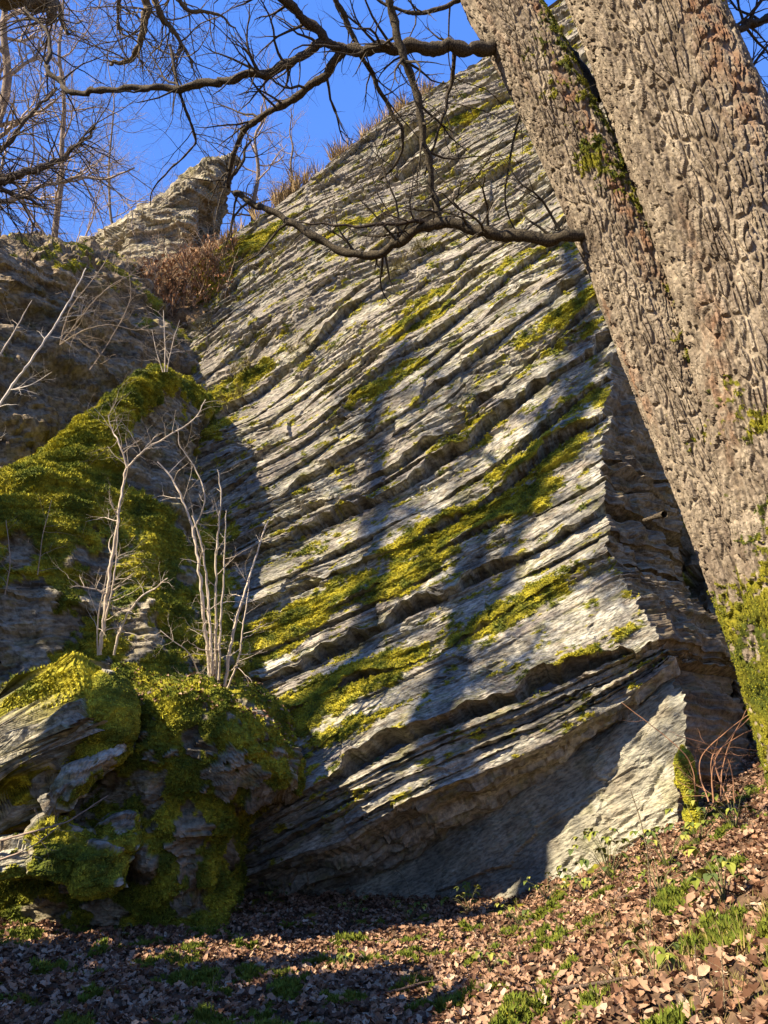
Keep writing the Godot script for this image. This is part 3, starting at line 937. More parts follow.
func make_ground() -> void:
	var g := Geo.new()
	var nx := 300
	var nz := 300
	for r in nz:
		var z := -6.5 + warp(float(r) / (nz - 1) * 2.0 - 1.0, 8.0, 60.0)
		for c in nx:
			var x := warp(float(c) / (nx - 1) * 2.0 - 1.0, 8.0, 60.0)
			g.v.append(Vector3(x, gh(x, z), z))
			var a := n_mid.get_noise_2d(x * 3.0, z * 3.0)
			var col := Color(0.10, 0.062, 0.036).lerp(Color(0.17, 0.11, 0.07), clampf(0.5 + a, 0.0, 1.0))
			if ground_moss(x, z) > 0.05: col = moss_colour(0.6 + a, 0.7)
			g.c.append(col)
	g.grid(nx, nz)
	var o := Node3D.new()
	o.name = "ground"
	add_child(o)
	tag(o, "", "", "", "structure")
	part(o, "soil", g.mesh(), M.soil)
	# leaves: the ones that show largest are single parts, the rest a mass
	var xfs := [[], [], [], [], []]
	var cs := [PackedColorArray(), PackedColorArray(), PackedColorArray(), PackedColorArray(), PackedColorArray()]
	var singles := []
	for k in 90000:
		var d := 2.2 + pow(rng.randf(), 0.75) * 10.5
		var x := rng.randf_range(-0.62, 0.66) * (d + 0.8)
		var z := -d
		var gm := ground_moss(x, z)
		if gm > 0.0 and rng.randf() < 0.88: continue
		if x > 0.6 and rng.randf() < 0.2: continue
		var s := rng.randf_range(0.04, 0.09)
		var b := Basis.from_euler(Vector3(rng.randf_range(-.8, .8), rng.randf() * TAU, rng.randf_range(-.8, .8))).scaled(Vector3(s, s, s))
		var t := Transform3D(b, Vector3(x, gh(x, z) + rng.randf_range(0.004, 0.045), z))
		var v := rng.randi() % 5
		var col := litter_colour()
		if d < 6.6 and absf(x) < 0.5 * d * 1.1 and s > 0.076 and singles.size() < 290 and rng.randf() < 0.35:
			singles.append([t, v, col])
			continue
		xfs[v].append(t)
		cs[v].append(col)
	for v in 5: scatter(o, "leaf_litter", leaf_meshes[v], M.leaf, xfs[v], cs[v])
	var tones := []
	for k in 6:
		var m: StandardMaterial3D = M.leaf.duplicate()
		m.albedo_color = [Color(0.23, 0.125, 0.070), Color(0.30, 0.19, 0.12), Color(0.16, 0.08, 0.045), Color(0.38, 0.28, 0.19), Color(0.27, 0.145, 0.08), Color(0.20, 0.13, 0.09)][k].linear_to_srgb()
		tones.append(m)
	for s in singles:
		var l := part(o, "leaf", leaf_meshes[s[1]], tones[rng.randi() % 6])
		l.transform = s[0]
	# ground moss
	var mx := []
	var mc := PackedColorArray()
	for k in 120000:
		var d := 2.4 + pow(rng.randf(), 0.75) * 8.0
		var x := rng.randf_range(-0.60, 0.62) * (d + 0.8)
		var gm := ground_moss(x, -d)
		if gm <= 0.0: continue
		var s := rng.randf_range(0.025, 0.05)
		var y := gh(x, -d) + minf(gm, 0.4) * 0.12
		mx.append(Transform3D(Basis.from_euler(Vector3(rng.randf_range(-.5, .5), rng.randf() * TAU, rng.randf_range(-.5, .5))).scaled(Vector3(s, s * rng.randf_range(0.8, 1.5), s)), Vector3(x, y - 0.01, -d)))
		mc.append(Color(0.085, 0.125, 0.014).lerp(Color(0.16, 0.17, 0.02), rng.randf()) * rng.randf_range(0.7, 1.15))
	scatter(o, "moss", tuft_mesh, M.moss, mx, mc)
	print("ground moss ", mx.size())

func ground_moss(x: float, z: float) -> float:
	var m := n_mid.get_noise_2d(x * 1.1 + 100.0, z * 1.1) + n_fine.get_noise_2d(x * 5.0, z * 5.0) * 0.22 - 0.36
	# thicker moss close to the camera, in the middle and at the right edge
	var d := -z
	m += 0.30 * exp(-pow((d - 5.4) / 0.8, 2.0)) * exp(-pow((x + 0.6) / 1.3, 2.0))
	m += 0.22 * exp(-pow((d - 3.4) / 0.7, 2.0)) * exp(-pow((x - 1.5) / 0.6, 2.0))
	return m

# ---------------------------------------------------------------- trees
func trunk_mesh(pts: PackedVector3Array, rad: PackedFloat32Array, na: int, nl: int, sd: float, plate: float) -> Dictionary:
	# a bark-covered trunk along a spline, with fissured plates
	var A := []
	var R := []
	for k in pts.size():
		A.append(pts[k]); R.append(Vector3(rad[k], 0, 0))
	var g := Geo.new()
	var side := Vector3(0, 0, 1)
	var mossx := []
	var total := 0.0
	var prev := pts[0]
	for r in nl:
		var t := float(r) / (nl - 1)
		t = t / 0.9 * 0.76 if t < 0.9 else 0.76 + (t - 0.9) / 0.1 * 0.24       # finer where the trunk is near
		var p := spline_at(A, t)
		var d := (spline_at(A, minf(t + 0.01, 1.0)) - spline_at(A, maxf(t - 0.01, 0.0))).normalized()
		total += p.distance_to(prev)
		prev = p
		var R0 := spline_at(R, t).x
		side = (side - d * side.dot(d)).normalized()
		var up := d.cross(side)
		for c in na:
			var a := TAU * c / (na - 1)
			var n := side * cos(a) + up * sin(a)
			var cx := cos(a) * R0
			var cy := sin(a) * R0
			# swelling and flutes
			var rr := R0 * (1.0 + 0.05 * n_big.get_noise_3d(cx * 2.0 + sd, cy * 2.0, total * 0.5))
			var wl := total + n_fine.get_noise_3d(cx * 4.0, cy * 4.0, total * 2.0 + sd) * 0.04
			var wx := cx + n_fine.get_noise_3d(cx * 5.0, cy * 5.0, total * 2.5 + sd) * 0.012
			var wy := cy + n_fine.get_noise_3d(cx * 5.0 + 9.0, cy * 5.0, total * 2.5 + sd) * 0.012
			# long wandering furrows, and plates split off between them by short cracks
			var f := absf(n_fine.get_noise_3d(wx * plate * 0.62, wy * plate * 0.62, wl * plate * 0.085 + sd))
			var f1 := n_dist.get_noise_3d(wx * plate, wy * plate, wl * plate * 0.27 + sd) + 1.0
			var f2 := n_dist.get_noise_3d(wx * plate * 2.3, wy * plate * 2.3, wl * plate * 0.9 + sd) + 1.0
			var ridge := smoothstep(0.03, 0.15, f) * smoothstep(0.05, 0.17, f1)
			var crack := smoothstep(0.0, 0.14, f2)
			var lift := n_cell.get_noise_3d(wx * plate, wy * plate, wl * plate * 0.27 + sd)
			var h := (ridge - 1.0) * 0.46 / plate + (crack - 1.0) * 0.007 * ridge + lift * 0.004 * ridge + n_fine.get_noise_3d(cx * 40.0, cy * 40.0, total * 26.0) * 0.003
			var tone := n_mid.get_noise_3d(cx * 5.0, cy * 5.0, total * 2.4 + sd) * 0.7 + n_fine.get_noise_3d(cx * 28.0, cy * 28.0, total * 14.0) * 0.30
			var col := Color(0.15, 0.115, 0.08).lerp(Color(0.40, 0.335, 0.245), clampf(0.5 + tone, 0.0, 1.0))
			col = col.lerp(Color(0.22, 0.175, 0.13), clampf(lift * 0.9, 0.0, 1.0) * 0.6)      # some plates are older and greyer
			# reddish weathered bark in broad patches
			var red := n_mid.get_noise_3d(n.x * 0.7 + sd, n.z * 0.7, total * 0.35) + n.x * 0.35
			if red > 0.05: col = col.lerp(Color(0.27, 0.135, 0.07), minf(0.75, (red - 0.05) * 1.8) * clampf(0.6 + n_fine.get_noise_3d(cx * 12.0, cy * 12.0, total * 8.0), 0.0, 1.0))
			var q := p + n * (rr + h)
			if trunk_moss(q, n, sd > 1.0) > 0.0:
				col = moss_colour(0.75 + n_mid.get_noise_3dv(q * 3.0), 0.55)
				q += n * 0.006
			g.v.append(q)
			g.c.append(col)
			mossx.append([q, n, total, a])
	g.grid(na, nl)
	return {"geo": g, "spots": mossx}

func trunk_moss(p: Vector3, n: Vector3, left: bool) -> float:
	var m := n_mid.get_noise_3dv(p * 1.5) * 0.8 + n_fine.get_noise_3dv(p * 8.0) * 0.30 + n_fine.get_noise_3dv(p * 21.0) * 0.30
	if left:
		if p.y < 3.0: return m + exp(-pow((p.y - 1.5) / 0.9, 2.0)) * 0.75 - 0.5
		return m + 0.5 * n.dot(Vector3(0.75, 0.5, 0.3)) - (0.62 if p.y < 4.6 else 0.42)
	if p.y < 3.6: return m + exp(-pow((p.y - 2.0) / 0.8, 2.0)) * 1.0 + n.dot(Vector3(-0.45, 0, 0.9)) * 0.2 - 0.62
	return m - (0.5 if n.x > 0.1 and p.y > 6.0 else 1.2)

func make_oak() -> void:
	var oak := thing("oak_tree", "big twin-trunked oak with furrowed bark and mossy foot, right foreground", "tree")
	# right trunk, leaning left as it rises
	var rp := PackedVector3Array([at(930, 870, 3.6) + Vector3(0.1, -0.9, 0), at(930, 870, 3.6), at(905, 800, 3.75), at(850, 640, 3.95), at(805, 480, 4.2), at(752, 300, 4.55), at(700, 150, 4.85), at(637, -10, 5.25), at(560, -190, 5.8), at(480, -380, 6.5), at(420, -560, 7.4)])
	var rr := PackedFloat32Array([0.85, 0.64, 0.53, 0.46, 0.44, 0.425, 0.43, 0.44, 0.43, 0.40, 0.34])
	var T := trunk_mesh(rp, rr, 620, 980, 0.0, 18.5)
	part(oak, "trunk", T.geo.mesh(), M.bark)
	var xf := []
	var mc := PackedColorArray()
	for k in 160000:
		var s = T.spots[rng.randi() % T.spots.size()]
		if trunk_moss(s[0], s[1], false) <= 0.0: continue
		tuft_at(xf, mc, s[0], s[1], rng.randf_range(0.005, 0.010))
	# left trunk
	var lp := PackedVector3Array([at(885, 850, 3.7) + Vector3(0, -0.9, 0), at(885, 850, 3.7), at(842, 780, 3.9), at(783, 640, 4.15), at(727, 510, 4.45), at(677, 400, 4.7), at(634, 290, 4.95), at(583, 165, 5.2), at(533, 60, 5.4), at(482, -40, 5.7), at(440, -190, 6.3), at(400, -380, 7.2)])
	var lr := PackedFloat32Array([0.6, 0.42, 0.33, 0.265, 0.235, 0.225, 0.225, 0.235, 0.24, 0.245, 0.24, 0.2])
	var L := trunk_mesh(lp, lr, 400, 940, 31.0, 23.0)
	part(oak, "trunk", L.geo.mesh(), M.bark)
	for k in 130000:
		var s = L.spots[rng.randi() % L.spots.size()]
		if trunk_moss(s[0], s[1], true) <= 0.0: continue
		tuft_at(xf, mc, s[0], s[1], rng.randf_range(0.005, 0.009))
	scatter(oak, "moss", tuft_mesh, M.moss, xf, mc)
	# named branches over the cliff and sky: polylines [px, py, depth], radius at start and end
	var dark := Color(0.10, 0.078, 0.055)
	var lit := Color(0.17, 0.14, 0.09)
	for b in [
		[[[505, 46, 5.4], [465, 48, 5.35], [430, 50, 5.3], [395, 46, 5.3], [345, 49, 5.3], [320, 45, 5.3], [270, 72, 5.3], [210, 84, 5.4], [150, 88, 5.5], [82, 92, 5.6], [50, 72, 5.8], [49, 35, 6.0], [25, 10, 6.2]], 0.050, 0.010, 60],
		[[[345, 49, 5.3], [325, 75, 5.4], [285, 105, 5.5], [250, 125, 5.6], [235, 150, 5.7], [228, 185, 5.8], [240, 165, 5.9], [250, 140, 6.0]], 0.030, 0.010, 30],
		[[[330, 45, 5.3], [300, 15, 5.2], [280, -5, 5.1], [250, -40, 5.1]], 0.032, 0.024, 10],
		[[[590, 232, 5.0], [560, 236, 5.0], [500, 234, 5.1], [440, 222, 5.2], [400, 240, 5.3], [370, 257, 5.4], [330, 245, 5.5], [290, 222, 5.6], [262, 208, 5.7], [232, 190, 5.8]], 0.042, 0.022, 26],
		[[[440, 222, 5.2], [400, 222, 5.2], [350, 226, 5.3], [300, 222, 5.4]], 0.018, 0.006, 14],
		[[[385, -20, 5.0], [398, 40, 5.05], [415, 95, 5.1], [426, 150, 5.15], [432, 190, 5.2], [440, 222, 5.2]], 0.026, 0.022, 22],
		[[[455, 50, 5.4], [450, 90, 5.5], [438, 130, 5.5], [425, 175, 5.6]], 0.016, 0.006, 12],
		[[[330, -15, 5.2], [345, 20, 5.3], [370, 70, 5.4], [390, 110, 5.5], [402, 130, 5.5], [398, 160, 5.6], [380, 180, 5.7]], 0.020, 0.008, 24],
		[[[530, 60, 5.5], [520, 110, 5.5], [512, 150, 5.5], [505, 200, 5.6], [520, 240, 5.7]], 0.012, 0.005, 14],
		[[[600, 95, 5.6], [560, 40, 6.0], [540, 10, 6.2], [525, -30, 6.4]], 0.040, 0.030, 8],
		[[[700, 40, 5.4], [740, 28, 5.6], [768, 18, 5.7], [820, -5, 6.0]], 0.032, 0.026, 26],
		[[[720, 20, 5.6], [745, 70, 5.8], [768, 45, 5.9], [810, 20, 6.2]], 0.014, 0.008, 20],
		[[[480, -10, 5.7], [430, 12, 5.6], [395, 8, 5.6], [360, -10, 5.6]], 0.020, 0.008, 16],
		[[[170, 45, 5.6], [180, 95, 5.5], [195, 135, 5.6], [190, 150, 5.7], [155, 185, 5.8], [150, 205, 5.9]], 0.012, 0.004, 16],
		[[[665, 515, 4.35], [655, 517, 4.45], [645, 520, 4.55]], 0.018, 0.012, 0],
	]:
		var pts := []
		for p in b[0]: pts.append(at(p[0], p[1], p[2]))
		branch_part(oak, pts, b[1], b[2], int(b[3] * 0.75), dark.lerp(lit, rng.randf()), 0.55)

func tuft_at(xf: Array, mc: PackedColorArray, p: Vector3, n: Vector3, s: float) -> void:
	var dir := (n + Vector3(rng.randf_range(-.5, .5), rng.randf_range(-.2, .6), rng.randf_range(-.5, .5))).normalized()
	xf.append(Transform3D(Basis(Quaternion(Vector3.UP, dir)) * Basis(Vector3.UP, rng.randf() * TAU).scaled(Vector3(s, s, s)), p))
	mc.append(moss_colour(rng.randf_range(0.35, 1.1), rng.randf_range(0.6, 1.05)))

# a bent branch with random twigs, as one mesh
func branch_part(parent: Node, pts: Array, r0: float, r1: float, twigs: int, col: Color, reach: float, called := "branch", tw := 1.0) -> void:
	var g := Geo.new()
	var n := maxi(pts.size() * 12, 4)
	var P := PackedVector3Array()
	var R := PackedFloat32Array()
	for k in n:
		var t := float(k) / (n - 1)
		var p := spline_at(pts, t)
		var w := r0 * 0.55
		p += Vector3(n_fine.get_noise_3dv(p * 5.0), n_fine.get_noise_3dv(p * 5.0 + Vector3(9, 0, 0)), n_fine.get_noise_3dv(p * 5.0 + Vector3(0, 9, 0))) * w
		P.append(p)
		R.append(lerpf(r0, r1, t) * (1.0 + 0.22 * n_fine.get_noise_3dv(p * 16.0) + 0.12 * n_fine.get_noise_3dv(p * 45.0)))
	g.tube(P, R, 8, col, col)
	var tg := Geo.new() if called == "branch" or called == "limb" else g
	for k in twigs:
		var t := rng.randf_range(0.08, 1.0)
		var p := P[int(t * (n - 1))]
		var d := (P[mini(int(t * (n - 1)) + 1, n - 1)] - P[maxi(int(t * (n - 1)) - 1, 0)]).normalized()
		var out := Vector3(rng.randf_range(-1, 1), rng.randf_range(-1, 0.9), rng.randf_range(-1, 1)).normalized()
		out = (out - d * out.dot(d) * 0.6 + d * 0.45).normalized()
		grow(tg, p, out, reach * rng.randf_range(0.4, 1.2), minf(lerpf(r0, r1, t) * 0.42, 0.011 * tw) , 2, col, 5 if r0 > 0.02 else 4)
	var made := part(parent, called, g.mesh(true), M.twig if called == "stem" else M.limb)
	if tg != g and tg.v.size(): part(made, "twigs", tg.mesh(true), M.limb, "stuff")

# recursive zigzag twig
func grow(g: Geo, p: Vector3, d: Vector3, length: float, r: float, depth: int, col: Color, sides: int) -> void:
	var n := 5 + int(length * 4.0)
	var P := PackedVector3Array([p])
	var R := PackedFloat32Array([r])
	var q := p
	var dir := d
	for k in n:
		dir = (dir + Vector3(rng.randf_range(-1, 1), rng.randf_range(-0.9, 1), rng.randf_range(-1, 1)) * 0.30).normalized()
		q += dir * length / n
		P.append(q)
		R.append(r * lerpf(1.0, 0.30, (k + 1.0) / n))
		if depth > 0 and k > 0 and rng.randf() < 0.62:
			var o := Vector3(rng.randf_range(-1, 1), rng.randf_range(-0.8, 1), rng.randf_range(-1, 1)).normalized()
			grow(g, q, (dir * 0.8 + o * 0.75).normalized(), length * rng.randf_range(0.3, 0.6), R[k + 1] * 0.65, depth - 1, col, maxi(3, sides - 1))
	g.tube(P, R, sides, col, col)

func bare_tree(called: String, label: String, foot: Vector3, top: Vector3, r0: float, limbs: int, reach: float, depth: int, sd: int, group := "", col := Color(0.17, 0.135, 0.10), first := 0.3, tip := 0.18) -> Node3D:
	rng.seed = sd
	var o := thing(called, label, "tree", foot, group)
	var g := Geo.new()
	var P := PackedVector3Array()
	var R := PackedFloat32Array()
	var n := 26
	var ax := top - foot
	for k in n:
		var t := float(k) / (n - 1)
		var w := Vector3(n_fine.get_noise_2d(t * 3.0, sd), 0, n_fine.get_noise_2d(t * 3.0, sd + 50)) * ax.length() * 0.03 * t
		P.append(ax * t + w)
		R.append(r0 * lerpf(1.15 if k == 0 else 1.0, tip, t))
	g.tube(P, R, 12, col, col)
	part(o, "trunk", g.mesh(true), M.bark)
	g = Geo.new()
	for k in limbs:
		var t := first + (1.0 - first) * pow((k + 0.5) / limbs, 0.9)
		var p := P[int(t * (n - 1))]
		var a := k * 2.399 + rng.randf() * 0.6
		var d := Vector3(cos(a), rng.randf_range(0.1, 0.9), sin(a)).normalized()
		grow(g, p, d, reach * rng.randf_range(0.6, 1.2) * lerpf(1.1, 0.5, t), r0 * lerpf(0.36, 0.14, t), depth, col, 6)
	part(o, "crown", g.mesh(true), M.twig)
	return o

func make_far_trees() -> void:
	var grp := "bare trees behind the rocks"
	var tan_c := Color(0.33, 0.26, 0.20)
	bare_tree("bare_tree", "bare tree with mossy fork at the frame's left edge, against the sky", at(-10, 420, 17.5), at(-2, -40, 17.0), 0.24, 20, 3.6, 3, 101, grp, tan_c, 0.25)
	bare_tree("bare_tree", "slender bare tree rising behind the dark rock wall", at(50, 320, 24.0), at(70, -60, 24.0), 0.12, 22, 3.6, 3, 102, grp, tan_c, 0.15)
	bare_tree("bare_tree", "thin leafless sapling standing between dark wall and spur", at(115, 310, 27.0), at(110, 60, 27.0), 0.07, 20, 2.8, 3, 103, grp, Color(0.30, 0.25, 0.20), 0.1)
	bare_tree("bare_tree", "twisted bare tree growing in the notch beside the spur", at(250, 300, 24.5), at(262, 90, 24.5), 0.12, 20, 2.8, 3, 104, grp, tan_c, 0.2)
	bare_tree("bare_tree", "small bare tree at the cliff edge right of the notch", at(292, 230, 25.0), at(290, 110, 25.0), 0.07, 16, 1.9, 3, 105, grp, Color(0.28, 0.22, 0.17), 0.1)
	# a beech crown reaching in at the top, its limbs lit tan
	var o := thing("overhanging_tree", "tree out of frame whose tan mossy limbs hang in at the top", "tree", Vector3.ZERO)
	for b in [
		[[[150, -60, 9.0], [148, 0, 9.0], [140, 40, 9.1], [128, 58, 9.2], [108, 64, 9.3]], 0.060, 0.016, 26],
		[[[152, -40, 9.0], [158, 10, 9.1], [172, 30, 9.2], [190, 55, 9.3], [192, 68, 9.3]], 0.045, 0.012, 26],
		[[[130, -40, 9.0], [118, 10, 9.2], [120, 35, 9.3]], 0.030, 0.012, 22],
		[[[165, -30, 9.0], [185, 8, 9.1], [215, 14, 9.2], [235, 30, 9.3]], 0.035, 0.010, 20],
		[[[55, -30, 8.0], [58, 5, 8.1], [68, 35, 8.2]], 0.026, 0.016, 10],
		[[[-60, -80, 7.0], [-10, -20, 7.0], [18, -4, 7.0], [45, 14, 7.0], [50, 30, 7.1]], 0.20, 0.012, 14],
		[[[-40, 200, 9.0], [10, 178, 9.0], [50, 165, 9.0], [75, 148, 9.1], [97, 127, 9.2]], 0.055, 0.014, 40],
		[[[-30, 165, 9.2], [5, 145, 9.2], [30, 115, 9.2], [57, 88, 9.3]], 0.035, 0.012, 30],
		[[[-40, 175, 9.0], [10, 192, 9.0], [48, 208, 9.1]], 0.040, 0.012, 34],
	]:
		var pts := []
		for p in b[0]: pts.append(at(p[0], p[1], p[2]))
		branch_part(o, pts, b[1], b[2], b[3], Color(0.30, 0.23, 0.14) if b[0][0][1] < 0 else Color(0.22, 0.175, 0.13), 0.95, "limb", 0.9)

# trees left of and behind the camera, known by the shadows that they throw
func make_shade_trees() -> void:
	var h := Vector3(sun_to.x, 0, sun_to.z).normalized()
	var grp := "trees beside the path, out of the frame"
	var k := 0
	for s in [[515, 460, 13.0, 0.30, 13], [425, 700, 16.0, 0.24, 9], [370, 470, 17.0, 0.30, 11]]:
		var p := on_cliff(s[0], s[1])
		var q: Vector3 = p + h * s[2]
		q.y = gh(q.x, q.z) - 0.2
		bare_tree("path_tree", ["tall bare tree left of the path, casting the broad band of shade", "bare tree behind the path, casting shade on the lower beds", "bare tree left of the path, casting the upper band of shade"][k], q, q + Vector3(0.3, 24.0, 0.2), s[3], s[4], 4.5, 2, 300 + k, grp, Color(0.17, 0.135, 0.10), 0.62, 0.5)
		k += 1
	# unseen evergreens, added to shade the near leaves, stones and ridge slope
	k = 0
	for s in [[Vector3(-1.9, 0.1, -7.2), 7.0, 1.2], [Vector3(-2.6, 0.1, -6.4), 6.2, 1.2], [Vector3(-2.9, 0.2, -7.9), 6.0, 1.0], [Vector3(-4.0, 0.2, -7.2), 5.0, 1.1], [Vector3(-0.7, 0.05, -6.6), 7.4, 1.1], [Vector3(-0.5, 0.0, -5.7), 7.0, 1.1], [at(90, 590, 10.9), 6.5, 1.1]]:
		var q: Vector3 = s[0] + h * s[1]
		q.y = gh(q.x, q.z)
		shade_evergreen(q, s[1] * tan(deg_to_rad(SUN_EL)) + s[0].y - q.y + (1.3 if s[0].y < 0.15 else 0.35), s[2], k)
		k += 1

func shade_evergreen(foot: Vector3, height: float, radius: float, k: int) -> void:  # added evergreen outside the view, sized to block the sun
	rng.seed = 400 + k
	var o := thing("added_evergreen", "unseen evergreen added left of the path to shade the %s" % ["leaves before the ledge", "leaves at the lower left", "mossy stones", "leaves by the frame edge", "leaves before the hollow", "leaves at the bottom centre", "moss slope of the ridge"][k], "bush", foot, "unseen evergreens added to block the sun")
	var g := Geo.new()
	g.tube(PackedVector3Array([Vector3.ZERO, Vector3(0.05, height * 0.5, 0), Vector3(0, height * 0.95, 0.05)]), PackedFloat32Array([0.09, 0.06, 0.015]), 8, Color(0.15, 0.12, 0.09), Color(0.15, 0.12, 0.09))
	part(o, "trunk", g.mesh(true), M.twig)
	var xf := []
	var cols := PackedColorArray()
	for q in 3200:
		var t := pow(rng.randf(), 0.8)
		var a := rng.randf() * TAU
		var r := radius * sin(PI * clampf(t * 0.85 + 0.12, 0.0, 1.0)) * pow(rng.randf(), 0.5)
		var p := Vector3(cos(a) * r, t * height, sin(a) * r)
		if n_mid.get_noise_3dv(p * 0.9 + Vector3(k * 9, 0, 0)) < -0.28: continue
		var s := rng.randf_range(0.14, 0.26)
		xf.append(Transform3D(Basis.from_euler(Vector3(rng.randf() * TAU, rng.randf() * TAU, rng.randf() * TAU)).scaled(Vector3.ONE * s), p))
		cols.append(Color(0.03, 0.065, 0.02) * rng.randf_range(0.7, 1.3))
	scatter(o, "foliage", leaf_meshes[4], M.green, xf, cols)

# ---------------------------------------------------------------- saplings
func stem_thing(called: String, label: String, category: String, stems: Array, col: Color, twigs: int, reach: float, group := "") -> Node3D:
	var foot := at(stems[0][0][0][0], stems[0][0][0][1], stems[0][0][0][2])
	var o := thing(called, label, category, foot, group)
	for s in stems:
		var pts := []
		for p in s[0]: pts.append(at(p[0], p[1], p[2]) - foot)
		branch_part(o, pts, s[1], s[1] * 0.35, twigs if s.size() < 3 else s[2], col * rng.randf_range(0.85, 1.15), reach, "stem", 0.8)
	return o

func make_saplings() -> void:
	rng.seed = 55
	var pale := Color(0.50, 0.42, 0.32)
	stem_thing("hazel_shrub", "pale many-stemmed hazel shrub rising from the ledge beside the cliff", "shrub", [
		[[[212, 688, 10.2], [206, 640, 10.2], [200, 580, 10.2], [193, 530, 10.3], [176, 485, 10.4], [158, 462, 10.5]], 0.028],
		[[[214, 690, 10.2], [210, 630, 10.1], [204, 560, 10.1], [192, 515, 10.1]], 0.024],
		[[[216, 690, 10.2], [216, 630, 10.2], [216, 560, 10.3], [221, 500, 10.4], [218, 470, 10.5]], 0.022],
		[[[219, 692, 10.2], [220, 640, 10.1], [224, 570, 10.1], [226, 510, 10.2]], 0.018],
		[[[224, 692, 10.2], [232, 640, 10.2], [245, 590, 10.3], [258, 550, 10.5], [268, 520, 10.7]], 0.022],
		[[[226, 692, 10.2], [238, 660, 10.1], [244, 620, 10.1], [250, 580, 10.2]], 0.016],
		[[[210, 692, 10.2], [212, 660, 10.0], [209, 610, 10.0], [208, 585, 10.0]], 0.016],
		[[[205, 690, 10.2], [190, 655, 10.0], [172, 640, 9.9], [160, 630, 9.9]], 0.010],
		[[[193, 530, 10.3], [205, 500, 10.3], [196, 470, 10.4], [180, 445, 10.5], [178, 425, 10.6]], 0.012],
	], pale, 9, 0.5)
	stem_thing("thin_sapling", "forked pale sapling left of the hazel, in front of mossy rock", "sapling", [
		[[[100, 655, 10.0], [104, 620, 10.0], [110, 570, 10.0], [118, 520, 10.0], [125, 475, 10.1], [127, 465, 10.1]], 0.030],
		[[[127, 468, 10.1], [145, 450, 10.1], [170, 435, 10.2], [195, 418, 10.3], [205, 400, 10.4]], 0.016],
		[[[127, 468, 10.1], [120, 445, 10.1], [112, 430, 10.2], [108, 415, 10.2]], 0.014],
		[[[104, 625, 10.0], [112, 590, 9.9], [117, 550, 9.9], [119, 500, 9.9]], 0.014],
		[[[98, 655, 10.0], [98, 620, 10.0], [106, 580, 10.1], [112, 550, 10.1]], 0.012],
	], pale, 12, 0.6)
	stem_thing("thin_sapling", "short curved sapling between the two taller stem clumps", "sapling", [
		[[[114, 655, 10.0], [122, 625, 10.0], [138, 600, 10.0], [155, 588, 10.1], [168, 578, 10.1]], 0.018],
	], pale, 10, 0.4)
	stem_thing("leaning_stem", "straight white stem leaning across the dark rock wall", "sapling", [
		[[[-30, 445, 11.0], [10, 390, 11.2], [45, 340, 11.4], [70, 300, 11.6], [86, 268, 11.8]], 0.022],
		[[[10, 390, 11.2], [30, 385, 11.0], [52, 372, 11.0]], 0.007],
	], Color(0.58, 0.52, 0.44), 8, 0.5)
	stem_thing("leaning_stem", "shorter pale stem leaning at the frame's left edge", "sapling", [
		[[[-30, 400, 10.5], [0, 355, 10.7], [18, 325, 10.9], [32, 300, 11.0]], 0.014],
	], Color(0.42, 0.36, 0.29), 6, 0.5)
	stem_thing("bent_shoot", "long arching bare shoot before the wall, above the ridge crest", "shrub", [
		[[[60, 345, 13.0], [85, 330, 12.8], [110, 325, 12.8], [135, 330, 12.9], [150, 325, 13.0]], 0.012],
		[[[60, 345, 13.0], [95, 300, 13.0], [120, 280, 13.2], [150, 270, 13.4]], 0.010],
		[[[60, 345, 13.0], [70, 310, 13.0], [100, 270, 13.2], [110, 250, 13.4]], 0.010],
		[[[90, 370, 13.0], [110, 340, 13.2], [130, 300, 13.4], [128, 270, 13.5]], 0.010],
	], Color(0.28, 0.22, 0.16), 22, 0.8)
	stem_thing("cliff_shrub", "small bare shrub on the ridge crest against the beds", "shrub", [
		[[[165, 372, 12.6], [165, 340, 12.6], [163, 310, 12.7]], 0.014],
		[[[167, 372, 12.6], [172, 345, 12.6], [180, 320, 12.7]], 0.010],
		[[[163, 372, 12.6], [156, 350, 12.6], [152, 330, 12.7]], 0.010],
	], pale, 8, 0.4)
	stem_thing("ridge_shrub", "bare shrub on the shaded moss slope at the frame's left", "shrub", [
		[[[5, 595, 9.7], [10, 560, 9.7], [6, 520, 9.8]], 0.010],
		[[[38, 575, 9.9], [42, 540, 9.9], [52, 500, 10.0]], 0.008],
	], Color(0.30, 0.25, 0.2), 8, 0.4)
	stem_thing("fallen_branch", "dead pale branch lying on the stones at the frame's left", "branch", [
		[[[-20, 845, 7.9], [30, 832, 7.9], [70, 820, 8.0], [108, 795, 8.1]], 0.014],
		[[[-20, 865, 7.8], [25, 850, 7.8], [60, 826, 7.9]], 0.010],
	], Color(0.30, 0.23, 0.18), 6, 0.3)

